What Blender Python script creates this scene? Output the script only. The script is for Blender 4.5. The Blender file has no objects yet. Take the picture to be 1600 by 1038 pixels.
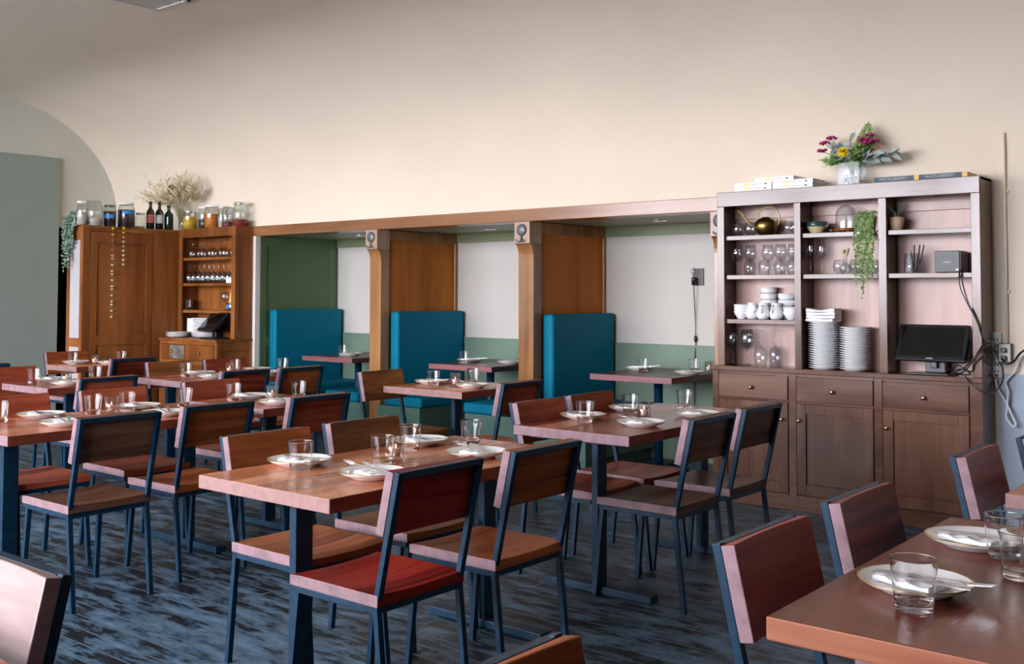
import bpy, bmesh, math, random
from mathutils import Vector, Matrix
random.seed(7)
PI = math.pi
S = bpy.context.scene
C = S.collection

# ------------------------------------------------------------------ camera, light, exposure
cam_d = bpy.data.cameras.new('camera'); cam = bpy.data.objects.new('camera', cam_d); C.objects.link(cam)
cam_d.sensor_width = 36; cam_d.lens = 36 * 1628.06 / 1600; cam_d.shift_y = -(519 - 397.16) / 1600
cam_d.clip_start = 0.05
YAW, PITCH, ROLL = math.radians(39.184), math.radians(2.2023), math.radians(0.1115)
F = Vector((-math.sin(YAW) * math.cos(PITCH), math.cos(YAW) * math.cos(PITCH), math.sin(PITCH)))
R = Vector((math.cos(YAW), math.sin(YAW), 0)); U = R.cross(F)
R2 = R * math.cos(ROLL) + U * math.sin(ROLL); U2 = U * math.cos(ROLL) - R * math.sin(ROLL)
M = Matrix((R2, U2, -F)).transposed().to_4x4(); M.translation = Vector((0, 0, 1.4))
cam.matrix_world = M
S.camera = cam
S.view_settings.view_transform = 'Standard'; S.view_settings.look = 'None'
S.view_settings.exposure = 1.02; S.view_settings.gamma = 1; S.view_settings.use_curve_mapping = False
S.cycles.max_bounces = 14; S.cycles.diffuse_bounces = 5; S.cycles.glossy_bounces = 5
S.cycles.transmission_bounces = 12; S.cycles.transparent_max_bounces = 24

SKY = 15.0
W = bpy.data.worlds.new('world'); S.world = W; W.use_nodes = True
bg = W.node_tree.nodes['Background']
bg.inputs['Color'].default_value = (0.93, 0.92, 0.99, 1); bg.inputs['Strength'].default_value = SKY

# windows in the wall opposite the booths: (x0, x1), all z0..z1
WIN_Y = -3.2
WINS = [(-11.2, -9.4), (-9.1, -7.3), (-7.0, -5.2), (-4.9, -3.1), (-2.7, -1.7)]
WZ0, WZ1 = 1.0, 3.56
for x0, x1 in WINS:                       # portals: they guide the daylight through the windows
    ld = bpy.data.lights.new('window_portal', 'AREA'); ld.shape = 'RECTANGLE'
    ld.size = x1 - x0; ld.size_y = WZ1 - WZ0; ld.cycles.is_portal = True
    lo = bpy.data.objects.new('window_portal', ld); C.objects.link(lo)
    lo.location = ((x0 + x1) / 2, WIN_Y + 0.12, (WZ0 + WZ1) / 2); lo.rotation_euler = (PI / 2, 0, 0)

# ------------------------------------------------------------------ materials
def nt(name):
    m = bpy.data.materials.new(name); m.use_nodes = True
    t = m.node_tree; b = t.nodes['Principled BSDF']
    return m, t, b
def L(t, a, b): t.links.new(a, b)
def plain(name, col, rough=0.5, metal=0.0, spec=0.5, var=0.0, scale=6.0, bump=0.0, coat=0.0):
    m, t, b = nt(name)
    b.inputs['Base Color'].default_value = (*col, 1); b.inputs['Roughness'].default_value = rough
    b.inputs['Metallic'].default_value = metal; b.inputs['Specular IOR Level'].default_value = spec
    b.inputs['Coat Weight'].default_value = coat; b.inputs['Coat Roughness'].default_value = 0.15
    tc = t.nodes.new('ShaderNodeTexCoord')
    n = t.nodes.new('ShaderNodeTexNoise'); n.inputs['Scale'].default_value = scale; n.inputs['Detail'].default_value = 5
    L(t, tc.outputs['Object'], n.inputs['Vector'])
    if var > 0:
        r = t.nodes.new('ShaderNodeValToRGB')
        r.color_ramp.elements[0].position = 0.3; r.color_ramp.elements[1].position = 0.7
        r.color_ramp.elements[0].color = (*[c * (1 - var) for c in col], 1)
        r.color_ramp.elements[1].color = (*[min(1, c * (1 + var)) for c in col], 1)
        L(t, n.outputs['Fac'], r.inputs['Fac']); L(t, r.outputs['Color'], b.inputs['Base Color'])
    if bump > 0:
        bp = t.nodes.new('ShaderNodeBump'); bp.inputs['Strength'].default_value = bump; bp.inputs['Distance'].default_value = 0.01
        L(t, n.outputs['Fac'], bp.inputs['Height']); L(t, bp.outputs['Normal'], b.inputs['Normal'])
    return m
def wood(name, dark, mid, light, axis=0, across=1, board=0.0, rough=0.35, spec=0.5, scale=1.0, stain=0.35, objvar=0.12, coat=0.0, bvar=0.26, bump=0.08):
    """stained wood: grain runs along object axis `axis`; boards of width `board` laid across `across`."""
    m, t, b = nt(name); N = t.nodes.new
    tc = N('ShaderNodeTexCoord'); oi = N('ShaderNodeObjectInfo')
    add = N('ShaderNodeVectorMath'); add.operation = 'ADD'
    mul = N('ShaderNodeVectorMath'); mul.operation = 'SCALE'; mul.inputs['Scale'].default_value = 13.7
    comb = N('ShaderNodeCombineXYZ')
    for k in 'XYZ': L(t, oi.outputs['Random'], comb.inputs[k])
    L(t, comb.outputs[0], mul.inputs[0]); L(t, tc.outputs['Object'], add.inputs[0]); L(t, mul.outputs[0], add.inputs[1])
    sc = [26.0 * scale] * 3; sc[axis] = 1.6 * scale
    mp = N('ShaderNodeMapping'); mp.inputs['Scale'].default_value = sc; L(t, add.outputs[0], mp.inputs['Vector'])
    n1 = N('ShaderNodeTexNoise'); n1.inputs['Scale'].default_value = 1.0; n1.inputs['Detail'].default_value = 7; n1.inputs['Distortion'].default_value = 0.6
    L(t, mp.outputs[0], n1.inputs['Vector'])
    sc2 = [4.0 * scale] * 3; sc2[axis] = 1.2 * scale
    mp2 = N('ShaderNodeMapping'); mp2.inputs['Scale'].default_value = sc2; L(t, add.outputs[0], mp2.inputs['Vector'])
    n2 = N('ShaderNodeTexNoise'); n2.inputs['Scale'].default_value = 1.0; n2.inputs['Detail'].default_value = 4; L(t, mp2.outputs[0], n2.inputs['Vector'])
    mx = N('ShaderNodeMath'); mx.operation = 'MULTIPLY_ADD'; mx.inputs[1].default_value = stain
    L(t, n2.outputs['Fac'], mx.inputs[0])
    m1 = N('ShaderNodeMath'); m1.operation = 'MULTIPLY'; m1.inputs[1].default_value = 1 - stain; L(t, n1.outputs['Fac'], m1.inputs[0])
    L(t, m1.outputs[0], mx.inputs[2])
    fac = mx.outputs[0]
    if board > 0:
        sep = N('ShaderNodeSeparateXYZ'); L(t, add.outputs[0], sep.inputs[0])
        dv = N('ShaderNodeMath'); dv.operation = 'DIVIDE'; dv.inputs[1].default_value = board; L(t, sep.outputs[across], dv.inputs[0])
        fl = N('ShaderNodeMath'); fl.operation = 'FLOOR'; L(t, dv.outputs[0], fl.inputs[0])
        wn = N('ShaderNodeTexWhiteNoise'); wn.noise_dimensions = '1D'; L(t, fl.outputs[0], wn.inputs['W'])
        sb = N('ShaderNodeMath'); sb.operation = 'MULTIPLY_ADD'; sb.inputs[1].default_value = bvar; sb.inputs[2].default_value = -bvar / 2
        L(t, wn.outputs['Value'], sb.inputs[0])
        ad = N('ShaderNodeMath'); ad.operation = 'ADD'; L(t, fac, ad.inputs[0]); L(t, sb.outputs[0], ad.inputs[1]); fac = ad.outputs[0]
    r = N('ShaderNodeValToRGB'); e = r.color_ramp.elements
    e[0].position = 0.30; e[0].color = (*dark, 1); e[1].position = 0.72; e[1].color = (*light, 1)
    k = e.new(0.5); k.color = (*mid, 1)
    L(t, fac, r.inputs['Fac'])
    hs = N('ShaderNodeHueSaturation')
    mr = N('ShaderNodeMapRange'); mr.inputs['To Min'].default_value = 1 - objvar; mr.inputs['To Max'].default_value = 1 + objvar
    L(t, oi.outputs['Random'], mr.inputs['Value']); L(t, mr.outputs[0], hs.inputs['Value']); L(t, r.outputs['Color'], hs.inputs['Color'])
    L(t, hs.outputs['Color'], b.inputs['Base Color'])
    rr = N('ShaderNodeMapRange'); rr.inputs['To Min'].default_value = rough - 0.06; rr.inputs['To Max'].default_value = rough + 0.1
    L(t, n2.outputs['Fac'], rr.inputs['Value']); L(t, rr.outputs[0], b.inputs['Roughness'])
    b.inputs['Specular IOR Level'].default_value = spec
    b.inputs['Coat Weight'].default_value = coat; b.inputs['Coat Roughness'].default_value = 0.2
    bp = N('ShaderNodeBump'); bp.inputs['Strength'].default_value = bump; bp.inputs['Distance'].default_value = 0.004
    L(t, n1.outputs['Fac'], bp.inputs['Height']); L(t, bp.outputs['Normal'], b.inputs['Normal'])
    return m
def thin_glass(name, tint=(0.96, 0.97, 0.98), refl=1.0, rough=0.02):
    m, t, b = nt(name); t.nodes.remove(b); N = t.nodes.new
    out = t.nodes['Material Output']
    tr = N('ShaderNodeBsdfTransparent'); tr.inputs['Color'].default_value = (*tint, 1)
    gl = N('ShaderNodeBsdfGlossy'); gl.inputs['Roughness'].default_value = rough
    fr = N('ShaderNodeLayerWeight'); fr.inputs['Blend'].default_value = 0.5
    pw = N('ShaderNodeMath'); pw.operation = 'POWER'; pw.inputs[1].default_value = 4.0; L(t, fr.outputs['Facing'], pw.inputs[0])
    ml = N('ShaderNodeMath'); ml.operation = 'MULTIPLY_ADD'; ml.inputs[1].default_value = 0.75; ml.inputs[2].default_value = 0.045 * refl; ml.use_clamp = True
    L(t, pw.outputs[0], ml.inputs[0]); mix = N('ShaderNodeMixShader')
    L(t, ml.outputs[0], mix.inputs[0]); L(t, tr.outputs[0], mix.inputs[1]); L(t, gl.outputs[0], mix.inputs[2])
    L(t, mix.outputs[0], out.inputs['Surface'])
    return m
def solid_glass(name, col=(1, 1, 1)):
    m, t, b = nt(name)
    b.inputs['Base Color'].default_value = (*col, 1); b.inputs['Roughness'].default_value = 0.0
    b.inputs['Transmission Weight'].default_value = 1.0; b.inputs['IOR'].default_value = 1.45
    return m

MAT = {}
MAT['chair_red'] = wood('chair wood red', (0.092, 0.005, 0.004), (0.268, 0.018, 0.013), (0.386, 0.045, 0.028), 1, 0, 0.09, 0.34, spec=0.10)
MAT['chair_dark'] = wood('chair wood dark', (0.035, 0.016, 0.009), (0.115, 0.052, 0.030), (0.20, 0.10, 0.06), 1, 0, 0.09, 0.38, spec=0.12)
MAT['chair_gloss'] = wood('chair wood with window sheen', (0.16, 0.09, 0.085), (0.26, 0.16, 0.15), (0.36, 0.24, 0.23), 1, 0, 0.0, 0.42, spec=0.8, coat=0.6)  # pale base carries the window's reflection on this chair's back
MAT['chair_rust'] = wood('chair wood rust', (0.085, 0.014, 0.007), (0.26, 0.052, 0.024), (0.40, 0.105, 0.05), 1, 0, 0.09, 0.36, spec=0.10)
MAT['chair_orange'] = wood('chair wood orange', (0.134, 0.032, 0.010), (0.305, 0.083, 0.024), (0.451, 0.152, 0.051), 1, 0, 0.09, 0.34, spec=0.10)
MAT['chair_brown'] = wood('chair wood brown', (0.061, 0.022, 0.007), (0.183, 0.068, 0.022), (0.305, 0.128, 0.046), 1, 0, 0.09, 0.36, spec=0.10)
MAT['chair_deep'] = wood('chair wood dark', (0.073, 0.011, 0.008), (0.231, 0.034, 0.025), (0.356, 0.077, 0.050), 1, 0, 0.09, 0.36, spec=0.10)
MAT['table_top'] = wood('tabletop wood', (0.268, 0.076, 0.027), (0.512, 0.177, 0.076), (0.708, 0.317, 0.159), 1, 0, 0.14, 0.24, spec=0.35, stain=0.6, objvar=0.06, bvar=0.42, bump=0.02)
MAT['table_deep'] = wood('deep tabletop wood', (0.113, 0.025, 0.012), (0.216, 0.056, 0.031), (0.316, 0.095, 0.053), 1, 0, 0.2, 0.26, spec=0.3, scale=0.5, stain=0.85, objvar=0.04, bvar=0.12, bump=0.0)
MAT['table_red'] = wood('red tabletop wood', (0.159, 0.037, 0.017), (0.329, 0.091, 0.046), (0.488, 0.177, 0.098), 1, 0, 0.14, 0.24, spec=0.35, stain=0.6, objvar=0.06, bvar=0.42, bump=0.02)
MAT['endorange'] = wood('orange edge grain', (0.20, 0.058, 0.028), (0.30, 0.098, 0.050), (0.38, 0.15, 0.085), 0, 2, 0.0, 0.45, spec=0.3, objvar=0.0, bump=0.02)
MAT['edge_shade'] = plain('shaded long table edge', (0.17, 0.040, 0.022), 0.45, 0, 0.25, var=0.25, scale=9)  # shade on the long table sides put into the colour
MAT['endgrain_lit'] = plain('window-lit end grain', (0.24, 0.145, 0.165), 0.55, 0, 0.4, var=0.22, scale=22)  # pink-lilac window light on the wood ends put into the colour
MAT['tableend_lit'] = plain('window-lit sawn end', (0.30, 0.165, 0.155), 0.5, 0, 0.4, var=0.18, scale=25)  # window light on the tabletop ends put into the colour
MAT['table_dark'] = wood('dark tabletop wood', (0.049, 0.018, 0.017), (0.104, 0.037, 0.032), (0.171, 0.067, 0.055), 0, 1, 0.2, 0.28)
MAT['table_edge_lit'] = wood('purple-lit tabletop edge', (0.159, 0.061, 0.067), (0.232, 0.085, 0.091), (0.317, 0.122, 0.122), 0, 2, 0.0, 0.4)  # purple light on the front edge put into the colour
MAT['hutch'] = wood('hutch wood', (0.046, 0.017, 0.009), (0.107, 0.044, 0.023), (0.183, 0.083, 0.046), 0, 2, 0.0, 0.17, spec=0.5, scale=0.7, stain=0.6, coat=0.0)
MAT['hutch_v'] = wood('hutch wood upright', (0.046, 0.017, 0.009), (0.107, 0.044, 0.023), (0.183, 0.083, 0.046), 2, 0, 0.0, 0.17, spec=0.5, scale=0.7, stain=0.6, coat=0.0)
MAT['hutch_back_lit'] = wood('window-lit hutch back wood', (0.283, 0.163, 0.139), (0.481, 0.312, 0.269), (0.651, 0.453, 0.404), 2, 0, 0.0, 0.3, spec=0.4, scale=0.6, stain=0.8)  # hutch wood made paler for the window light falling on the back
MAT['cab'] = wood('corner cabinet wood', (0.073, 0.022, 0.005), (0.232, 0.076, 0.017), (0.378, 0.140, 0.037), 2, 0, 0.0, 0.40, spec=0.3, scale=0.6, stain=0.65)
MAT['beam'] = wood('beam wood', (0.15, 0.058, 0.022), (0.27, 0.115, 0.048), (0.38, 0.18, 0.08), 0, 2, 0.0, 0.2, spec=0.5, scale=0.6, stain=0.6, coat=0.2)
MAT['post'] = wood('post wood', (0.13, 0.050, 0.014), (0.29, 0.125, 0.038), (0.42, 0.21, 0.075), 2, 0, 0.0, 0.2, spec=0.5, scale=0.6, stain=0.6, coat=0.2)
MAT['panel'] = wood('booth panel wood', (0.268, 0.081, 0.010), (0.464, 0.156, 0.022), (0.610, 0.232, 0.041), 2, 1, 0.0, 0.45, spec=0.12, scale=0.5, stain=0.7)
MAT['metal'] = plain('black steel', (0.002, 0.025, 0.056), 0.42, 0.0, 0.28, var=0.3, scale=30)
MAT['teal'] = plain('teal vinyl', (0.000, 0.161, 0.268), 0.5, 0, 0.12, var=0.08, scale=40, bump=0.05)
MAT['green'] = plain('dark green paint', (0.091, 0.152, 0.067), 0.5, 0, 0.4, var=0.06, scale=3)
MAT['sage'] = plain('sage green paint', (0.158, 0.237, 0.178), 0.5, 0, 0.4, var=0.05, scale=3)
MAT['basegreen'] = plain('bottle green paint', (0.075, 0.150, 0.125), 0.5, 0, 0.3, var=0.06, scale=3)
MAT['olive'] = plain('olive paint', (0.244, 0.281, 0.159), 0.45, 0, 0.4, var=0.05, scale=3)
MAT['cream'] = plain('cream plaster', (0.79, 0.69, 0.565), 0.75, 0, 0.25, var=0.045, scale=0.9, bump=0.05)
MAT['shadowtint'] = plain('pale blue grey shadow tint', (0.40, 0.47, 0.57), 0.6, 0, 0.3, var=0.04, scale=2)
MAT['recess'] = plain('pale recess plaster', (0.574, 0.549, 0.512), 0.7, 0, 0.25, var=0.03, scale=1.2)
MAT['endwall'] = plain('grey plaster', (0.561, 0.561, 0.494), 0.75, 0, 0.25, var=0.06, scale=1.0)
MAT['darkwall'] = plain('dark brown wall', (0.06, 0.05, 0.045), 0.8)
MAT['slidepanel'] = plain('grey green panel', (0.255, 0.30, 0.27), 0.65, 0, 0.3, var=0.04, scale=1.2)
MAT['greypaint'] = plain('pale grey paint', (0.46, 0.44, 0.45), 0.5)
MAT['white'] = plain('white trim', (0.78, 0.77, 0.75), 0.5)
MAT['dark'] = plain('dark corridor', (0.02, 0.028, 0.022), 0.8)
MAT['china'] = plain('white china', (0.82, 0.83, 0.84), 0.12, 0, 0.5)
MAT['pebble'] = plain('pale pebbles', (0.48, 0.47, 0.50), 0.5, 0, 0.3, var=0.4, scale=60)
MAT['gold'] = plain('gold rim', (0.50, 0.36, 0.14), 0.3, 0.6)
MAT['linen'] = plain('white linen', (0.86, 0.86, 0.88), 0.85, 0, 0.2, var=0.04, scale=60, bump=0.2)
MAT['steel'] = plain('polished steel', (0.74, 0.75, 0.78), 0.22, 1.0)
MAT['brass'] = plain('aged brass', (0.33, 0.24, 0.075), 0.33, 1.0, var=0.12, scale=9)
MAT['knob'] = plain('brass knob', (0.62, 0.50, 0.28), 0.2, 1.0)
MAT['iron'] = plain('cast iron', (0.16, 0.16, 0.16), 0.3, 0.9, var=0.2, scale=40)
MAT['plate'] = plain('brushed grey plate', (0.16, 0.15, 0.14), 0.6, 0.3, 0.3)
MAT['pewter'] = plain('dull pewter', (0.15, 0.165, 0.175), 0.45, 0.5, 0.4, var=0.3, scale=40)
MAT['capital'] = wood('pale capital wood', (0.30, 0.19, 0.13), (0.42, 0.28, 0.20), (0.52, 0.37, 0.28), 2, 0, 0.0, 0.3, spec=0.5, stain=0.6)
MAT['black'] = plain('black plastic', (0.010, 0.012, 0.014), 0.28, 0, 0.5)
MAT['greyplastic'] = plain('grey plastic', (0.045, 0.051, 0.060), 0.4)
MAT['screen'] = plain('dark screen', (0.004, 0.005, 0.005), 0.06, 0, 0.6)
MAT['whiteplastic'] = plain('white plastic', (0.72, 0.74, 0.78), 0.4)
MAT['paper'] = plain('white paper', (0.85, 0.85, 0.85), 0.6)
MAT['bluetape'] = plain('blue tape', (0.03, 0.22, 0.62), 0.5)
MAT['bookblue'] = plain('slate book cloth', (0.045, 0.085, 0.11), 0.55)
MAT['bookwhite'] = plain('white book cover', (0.80, 0.80, 0.82), 0.35)
MAT['bookband'] = plain('pale orange book band', (0.80, 0.47, 0.16), 0.5)
MAT['ink'] = plain('grey ink', (0.42, 0.45, 0.47), 0.5)
MAT['inkdark'] = plain('dark ink', (0.03, 0.03, 0.05), 0.5)
MAT['yellowink'] = plain('yellow ink', (0.75, 0.70, 0.22), 0.5)
MAT['leaf'] = plain('green leaf', (0.075, 0.17, 0.035), 0.5, var=0.4, scale=25)
MAT['leaf_light'] = plain('light green leaf', (0.21, 0.34, 0.10), 0.5, var=0.4, scale=30)
MAT['silver'] = plain('silver leaf', (0.36, 0.43, 0.40), 0.6, var=0.25, scale=20)
MAT['trail'] = plain('grey green trailing leaf', (0.20, 0.30, 0.22), 0.6, 0, 0.2, var=0.35, scale=25)
MAT['dusty'] = plain('dusty green leaf', (0.19, 0.30, 0.24), 0.6, var=0.3, scale=25)
MAT['pink'] = plain('magenta petals', (0.44, 0.02, 0.16), 0.6, var=0.3, scale=60)
MAT['yellow'] = plain('yellow petals', (0.85, 0.68, 0.02), 0.55, var=0.1, scale=50)
MAT['dry'] = plain('dried straw', (0.50, 0.43, 0.25), 0.7, var=0.3, scale=30)
MAT['drypale'] = plain('pale dried petals', (0.72, 0.66, 0.50), 0.7, var=0.15, scale=30)
MAT['drybrown'] = plain('dried brown head', (0.30, 0.15, 0.07), 0.7, var=0.2, scale=30)
MAT['terracotta'] = plain('peach clay', (0.62, 0.42, 0.27), 0.6, var=0.06, scale=12)
MAT['glaze'] = plain('dark green glaze', (0.035, 0.075, 0.070), 0.15, var=0.3, scale=12)
MAT['clay'] = plain('pale clay', (0.60, 0.50, 0.28), 0.5, var=0.1, scale=15)
MAT['soil'] = plain('soil', (0.03, 0.02, 0.015), 0.9)
MAT['wax'] = plain('peach wax', (0.85, 0.50, 0.38), 0.5)
MAT['red'] = plain('red preserve', (0.30, 0.03, 0.02), 0.5, var=0.5, scale=40)
MAT['orange'] = plain('orange preserve', (0.78, 0.24, 0.03), 0.5, var=0.35, scale=45)
MAT['mustard'] = plain('yellow preserve', (0.80, 0.46, 0.03), 0.5, var=0.3, scale=45)
MAT['plum'] = plain('dark preserve', (0.045, 0.018, 0.022), 0.35, var=0.4, scale=30)
MAT['shell'] = plain('pale shells', (0.66, 0.58, 0.54), 0.6, var=0.3, scale=45)
MAT['wine'] = plain('dark bottle glass', (0.004, 0.010, 0.006), 0.06, 0, 0.6)
MAT['bottlegreen'] = plain('green bottle glass', (0.006, 0.028, 0.018), 0.08, 0, 0.6)
MAT['labelgrey'] = plain('grey label', (0.50, 0.50, 0.50), 0.6, var=0.5, scale=70)
MAT['labelred'] = plain('red label', (0.45, 0.09, 0.07), 0.6, var=0.3, scale=60)
MAT['wornmetal'] = plain('worn grey plate', (0.22, 0.19, 0.16), 0.45, 0.2, 0.4, var=0.55, scale=14)
MAT['cone'] = plain('yellow cone', (0.75, 0.50, 0.10), 0.5)
MAT['vent'] = plain('vent louvre', (0.62, 0.60, 0.55), 0.4)
MAT['ground'] = plain('pale street', (0.35, 0.35, 0.35), 0.9)
MAT['glass'] = solid_glass('clear glass')
MAT['thin'] = thin_glass('thin clear glass', (0.93, 0.945, 0.955), 1.6)
MAT['tumbler'] = thin_glass('tumbler glass', (0.97, 0.975, 0.98), 2.8)
MAT['jar'] = thin_glass('jar glass', (0.92, 0.94, 0.93), 1.3)
MAT['vase'] = thin_glass('vase glass', (0.90, 0.92, 0.94), 0.4, 0.12)
MAT['pane'] = thin_glass('window pane', (0.98, 0.985, 0.99), 0.7)
# flame
m, t, b = nt('candle flame'); b.inputs['Emission Color'].default_value = (1.0, 0.45, 0.25, 1); b.inputs['Emission Strength'].default_value = 1.6
MAT['flame'] = m
# floor: worn dark boards running along x
def floor_mat():
    m, t, b = nt('worn dark floorboards'); N = t.nodes.new
    tc = N('ShaderNodeTexCoord'); sep = N('ShaderNodeSeparateXYZ'); L(t, tc.outputs['Object'], sep.inputs[0])
    def math_(op, a, v=None, c=None):
        n = N('ShaderNodeMath'); n.operation = op
        if hasattr(a, 'links'): L(t, a, n.inputs[0])
        else: n.inputs[0].default_value = a
        if v is not None:
            if hasattr(v, 'links'): L(t, v, n.inputs[1])
            else: n.inputs[1].default_value = v
        if c is not None:
            if hasattr(c, 'links'): L(t, c, n.inputs[2])
            else: n.inputs[2].default_value = c
        return n.outputs[0]
    bw = 0.095
    yb = math_('DIVIDE', sep.outputs['Y'], bw); row = math_('FLOOR', yb); fr = math_('FRACT', yb)
    gap = math_('LESS_THAN', math_('ABSOLUTE', math_('SUBTRACT', fr, 0.5)), 0.455)       # 1 on the board, 0 in the gap
    wn = N('ShaderNodeTexWhiteNoise'); wn.noise_dimensions = '1D'; L(t, row, wn.inputs['W'])
    xs = math_('ADD', math_('DIVIDE', sep.outputs['X'], 1.6), math_('MULTIPLY', wn.outputs['Value'], 7.0))
    col = math_('FLOOR', xs); fx = math_('FRACT', xs)
    endgap = math_('GREATER_THAN', fx, 0.006)
    wn2 = N('ShaderNodeTexWhiteNoise'); wn2.noise_dimensions = '2D'
    cb = N('ShaderNodeCombineXYZ'); L(t, row, cb.inputs[0]); L(t, col, cb.inputs[1]); L(t, cb.outputs[0], wn2.inputs['Vector'])
    mp = N('ShaderNodeMapping'); mp.inputs['Scale'].default_value = (2.4, 6.5, 1.0); mp.inputs['Rotation'].default_value = (0, 0, 0.22); L(t, tc.outputs['Object'], mp.inputs['Vector'])
    n1 = N('ShaderNodeTexNoise'); n1.inputs['Scale'].default_value = 1.9; n1.inputs['Detail'].default_value = 9; n1.inputs['Roughness'].default_value = 0.72
    L(t, mp.outputs[0], n1.inputs['Vector'])
    n2 = N('ShaderNodeTexNoise'); n2.inputs['Scale'].default_value = 0.7; n2.inputs['Detail'].default_value = 3; L(t, tc.outputs['Object'], n2.inputs['Vector'])
    f = math_('ADD', math_('ADD', math_('MULTIPLY', n1.outputs['Fac'], 0.9), math_('MULTIPLY', n2.outputs['Fac'], 0.25)), math_('MULTIPLY', wn2.outputs['Value'], 0.05))
    mp3 = N('ShaderNodeMapping'); mp3.inputs['Scale'].default_value = (5.0, 70.0, 1.0); L(t, tc.outputs['Object'], mp3.inputs['Vector'])
    n3 = N('ShaderNodeTexNoise'); n3.inputs['Scale'].default_value = 1.0; n3.inputs['Detail'].default_value = 4; L(t, mp3.outputs[0], n3.inputs['Vector'])
    f = math_('ADD', f, math_('MULTIPLY', math_('SUBTRACT', n3.outputs['Fac'], 0.5), 0.16))
    r = N('ShaderNodeValToRGB'); e = r.color_ramp.elements
    e[0].position = 0.555; e[0].color = (0.002, 0.005, 0.009, 1); e[1].position = 0.74; e[1].color = (0.105, 0.19, 0.285, 1)
    k = e.new(0.58); k.color = (0.008, 0.018, 0.029, 1)
    k = e.new(0.62); k.color = (0.038, 0.078, 0.120, 1)
    L(t, f, r.inputs['Fac'])
    mix = N('ShaderNodeMix'); mix.data_type = 'RGBA'
    L(t, math_('MULTIPLY', gap, endgap), mix.inputs['Factor'])
    mix.inputs['A'].default_value = (0.085, 0.13, 0.175, 1); L(t, r.outputs['Color'], mix.inputs['B'])
    L(t, mix.outputs['Result'], b.inputs['Base Color'])
    rr = N('ShaderNodeMapRange'); rr.inputs['To Min'].default_value = 0.34; rr.inputs['To Max'].default_value = 0.62
    L(t, n1.outputs['Fac'], rr.inputs['Value']); L(t, rr.outputs[0], b.inputs['Roughness'])
    b.inputs['Specular IOR Level'].default_value = 0.5
    bp = N('ShaderNodeBump'); bp.inputs['Strength'].default_value = 0.2; bp.inputs['Distance'].default_value = 0.003
    L(t, n1.outputs['Fac'], bp.inputs['Height']); L(t, bp.outputs['Normal'], b.inputs['Normal'])
    return m
MAT['floor'] = floor_mat()
def end_faces(o, mat, axis=1, lim=0.8):
    o.data.materials.append(MAT[mat]); k = len(o.data.materials) - 1
    for p in o.data.polygons:
        if abs(p.normal[axis]) > lim: p.material_index = k
    return o

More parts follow.
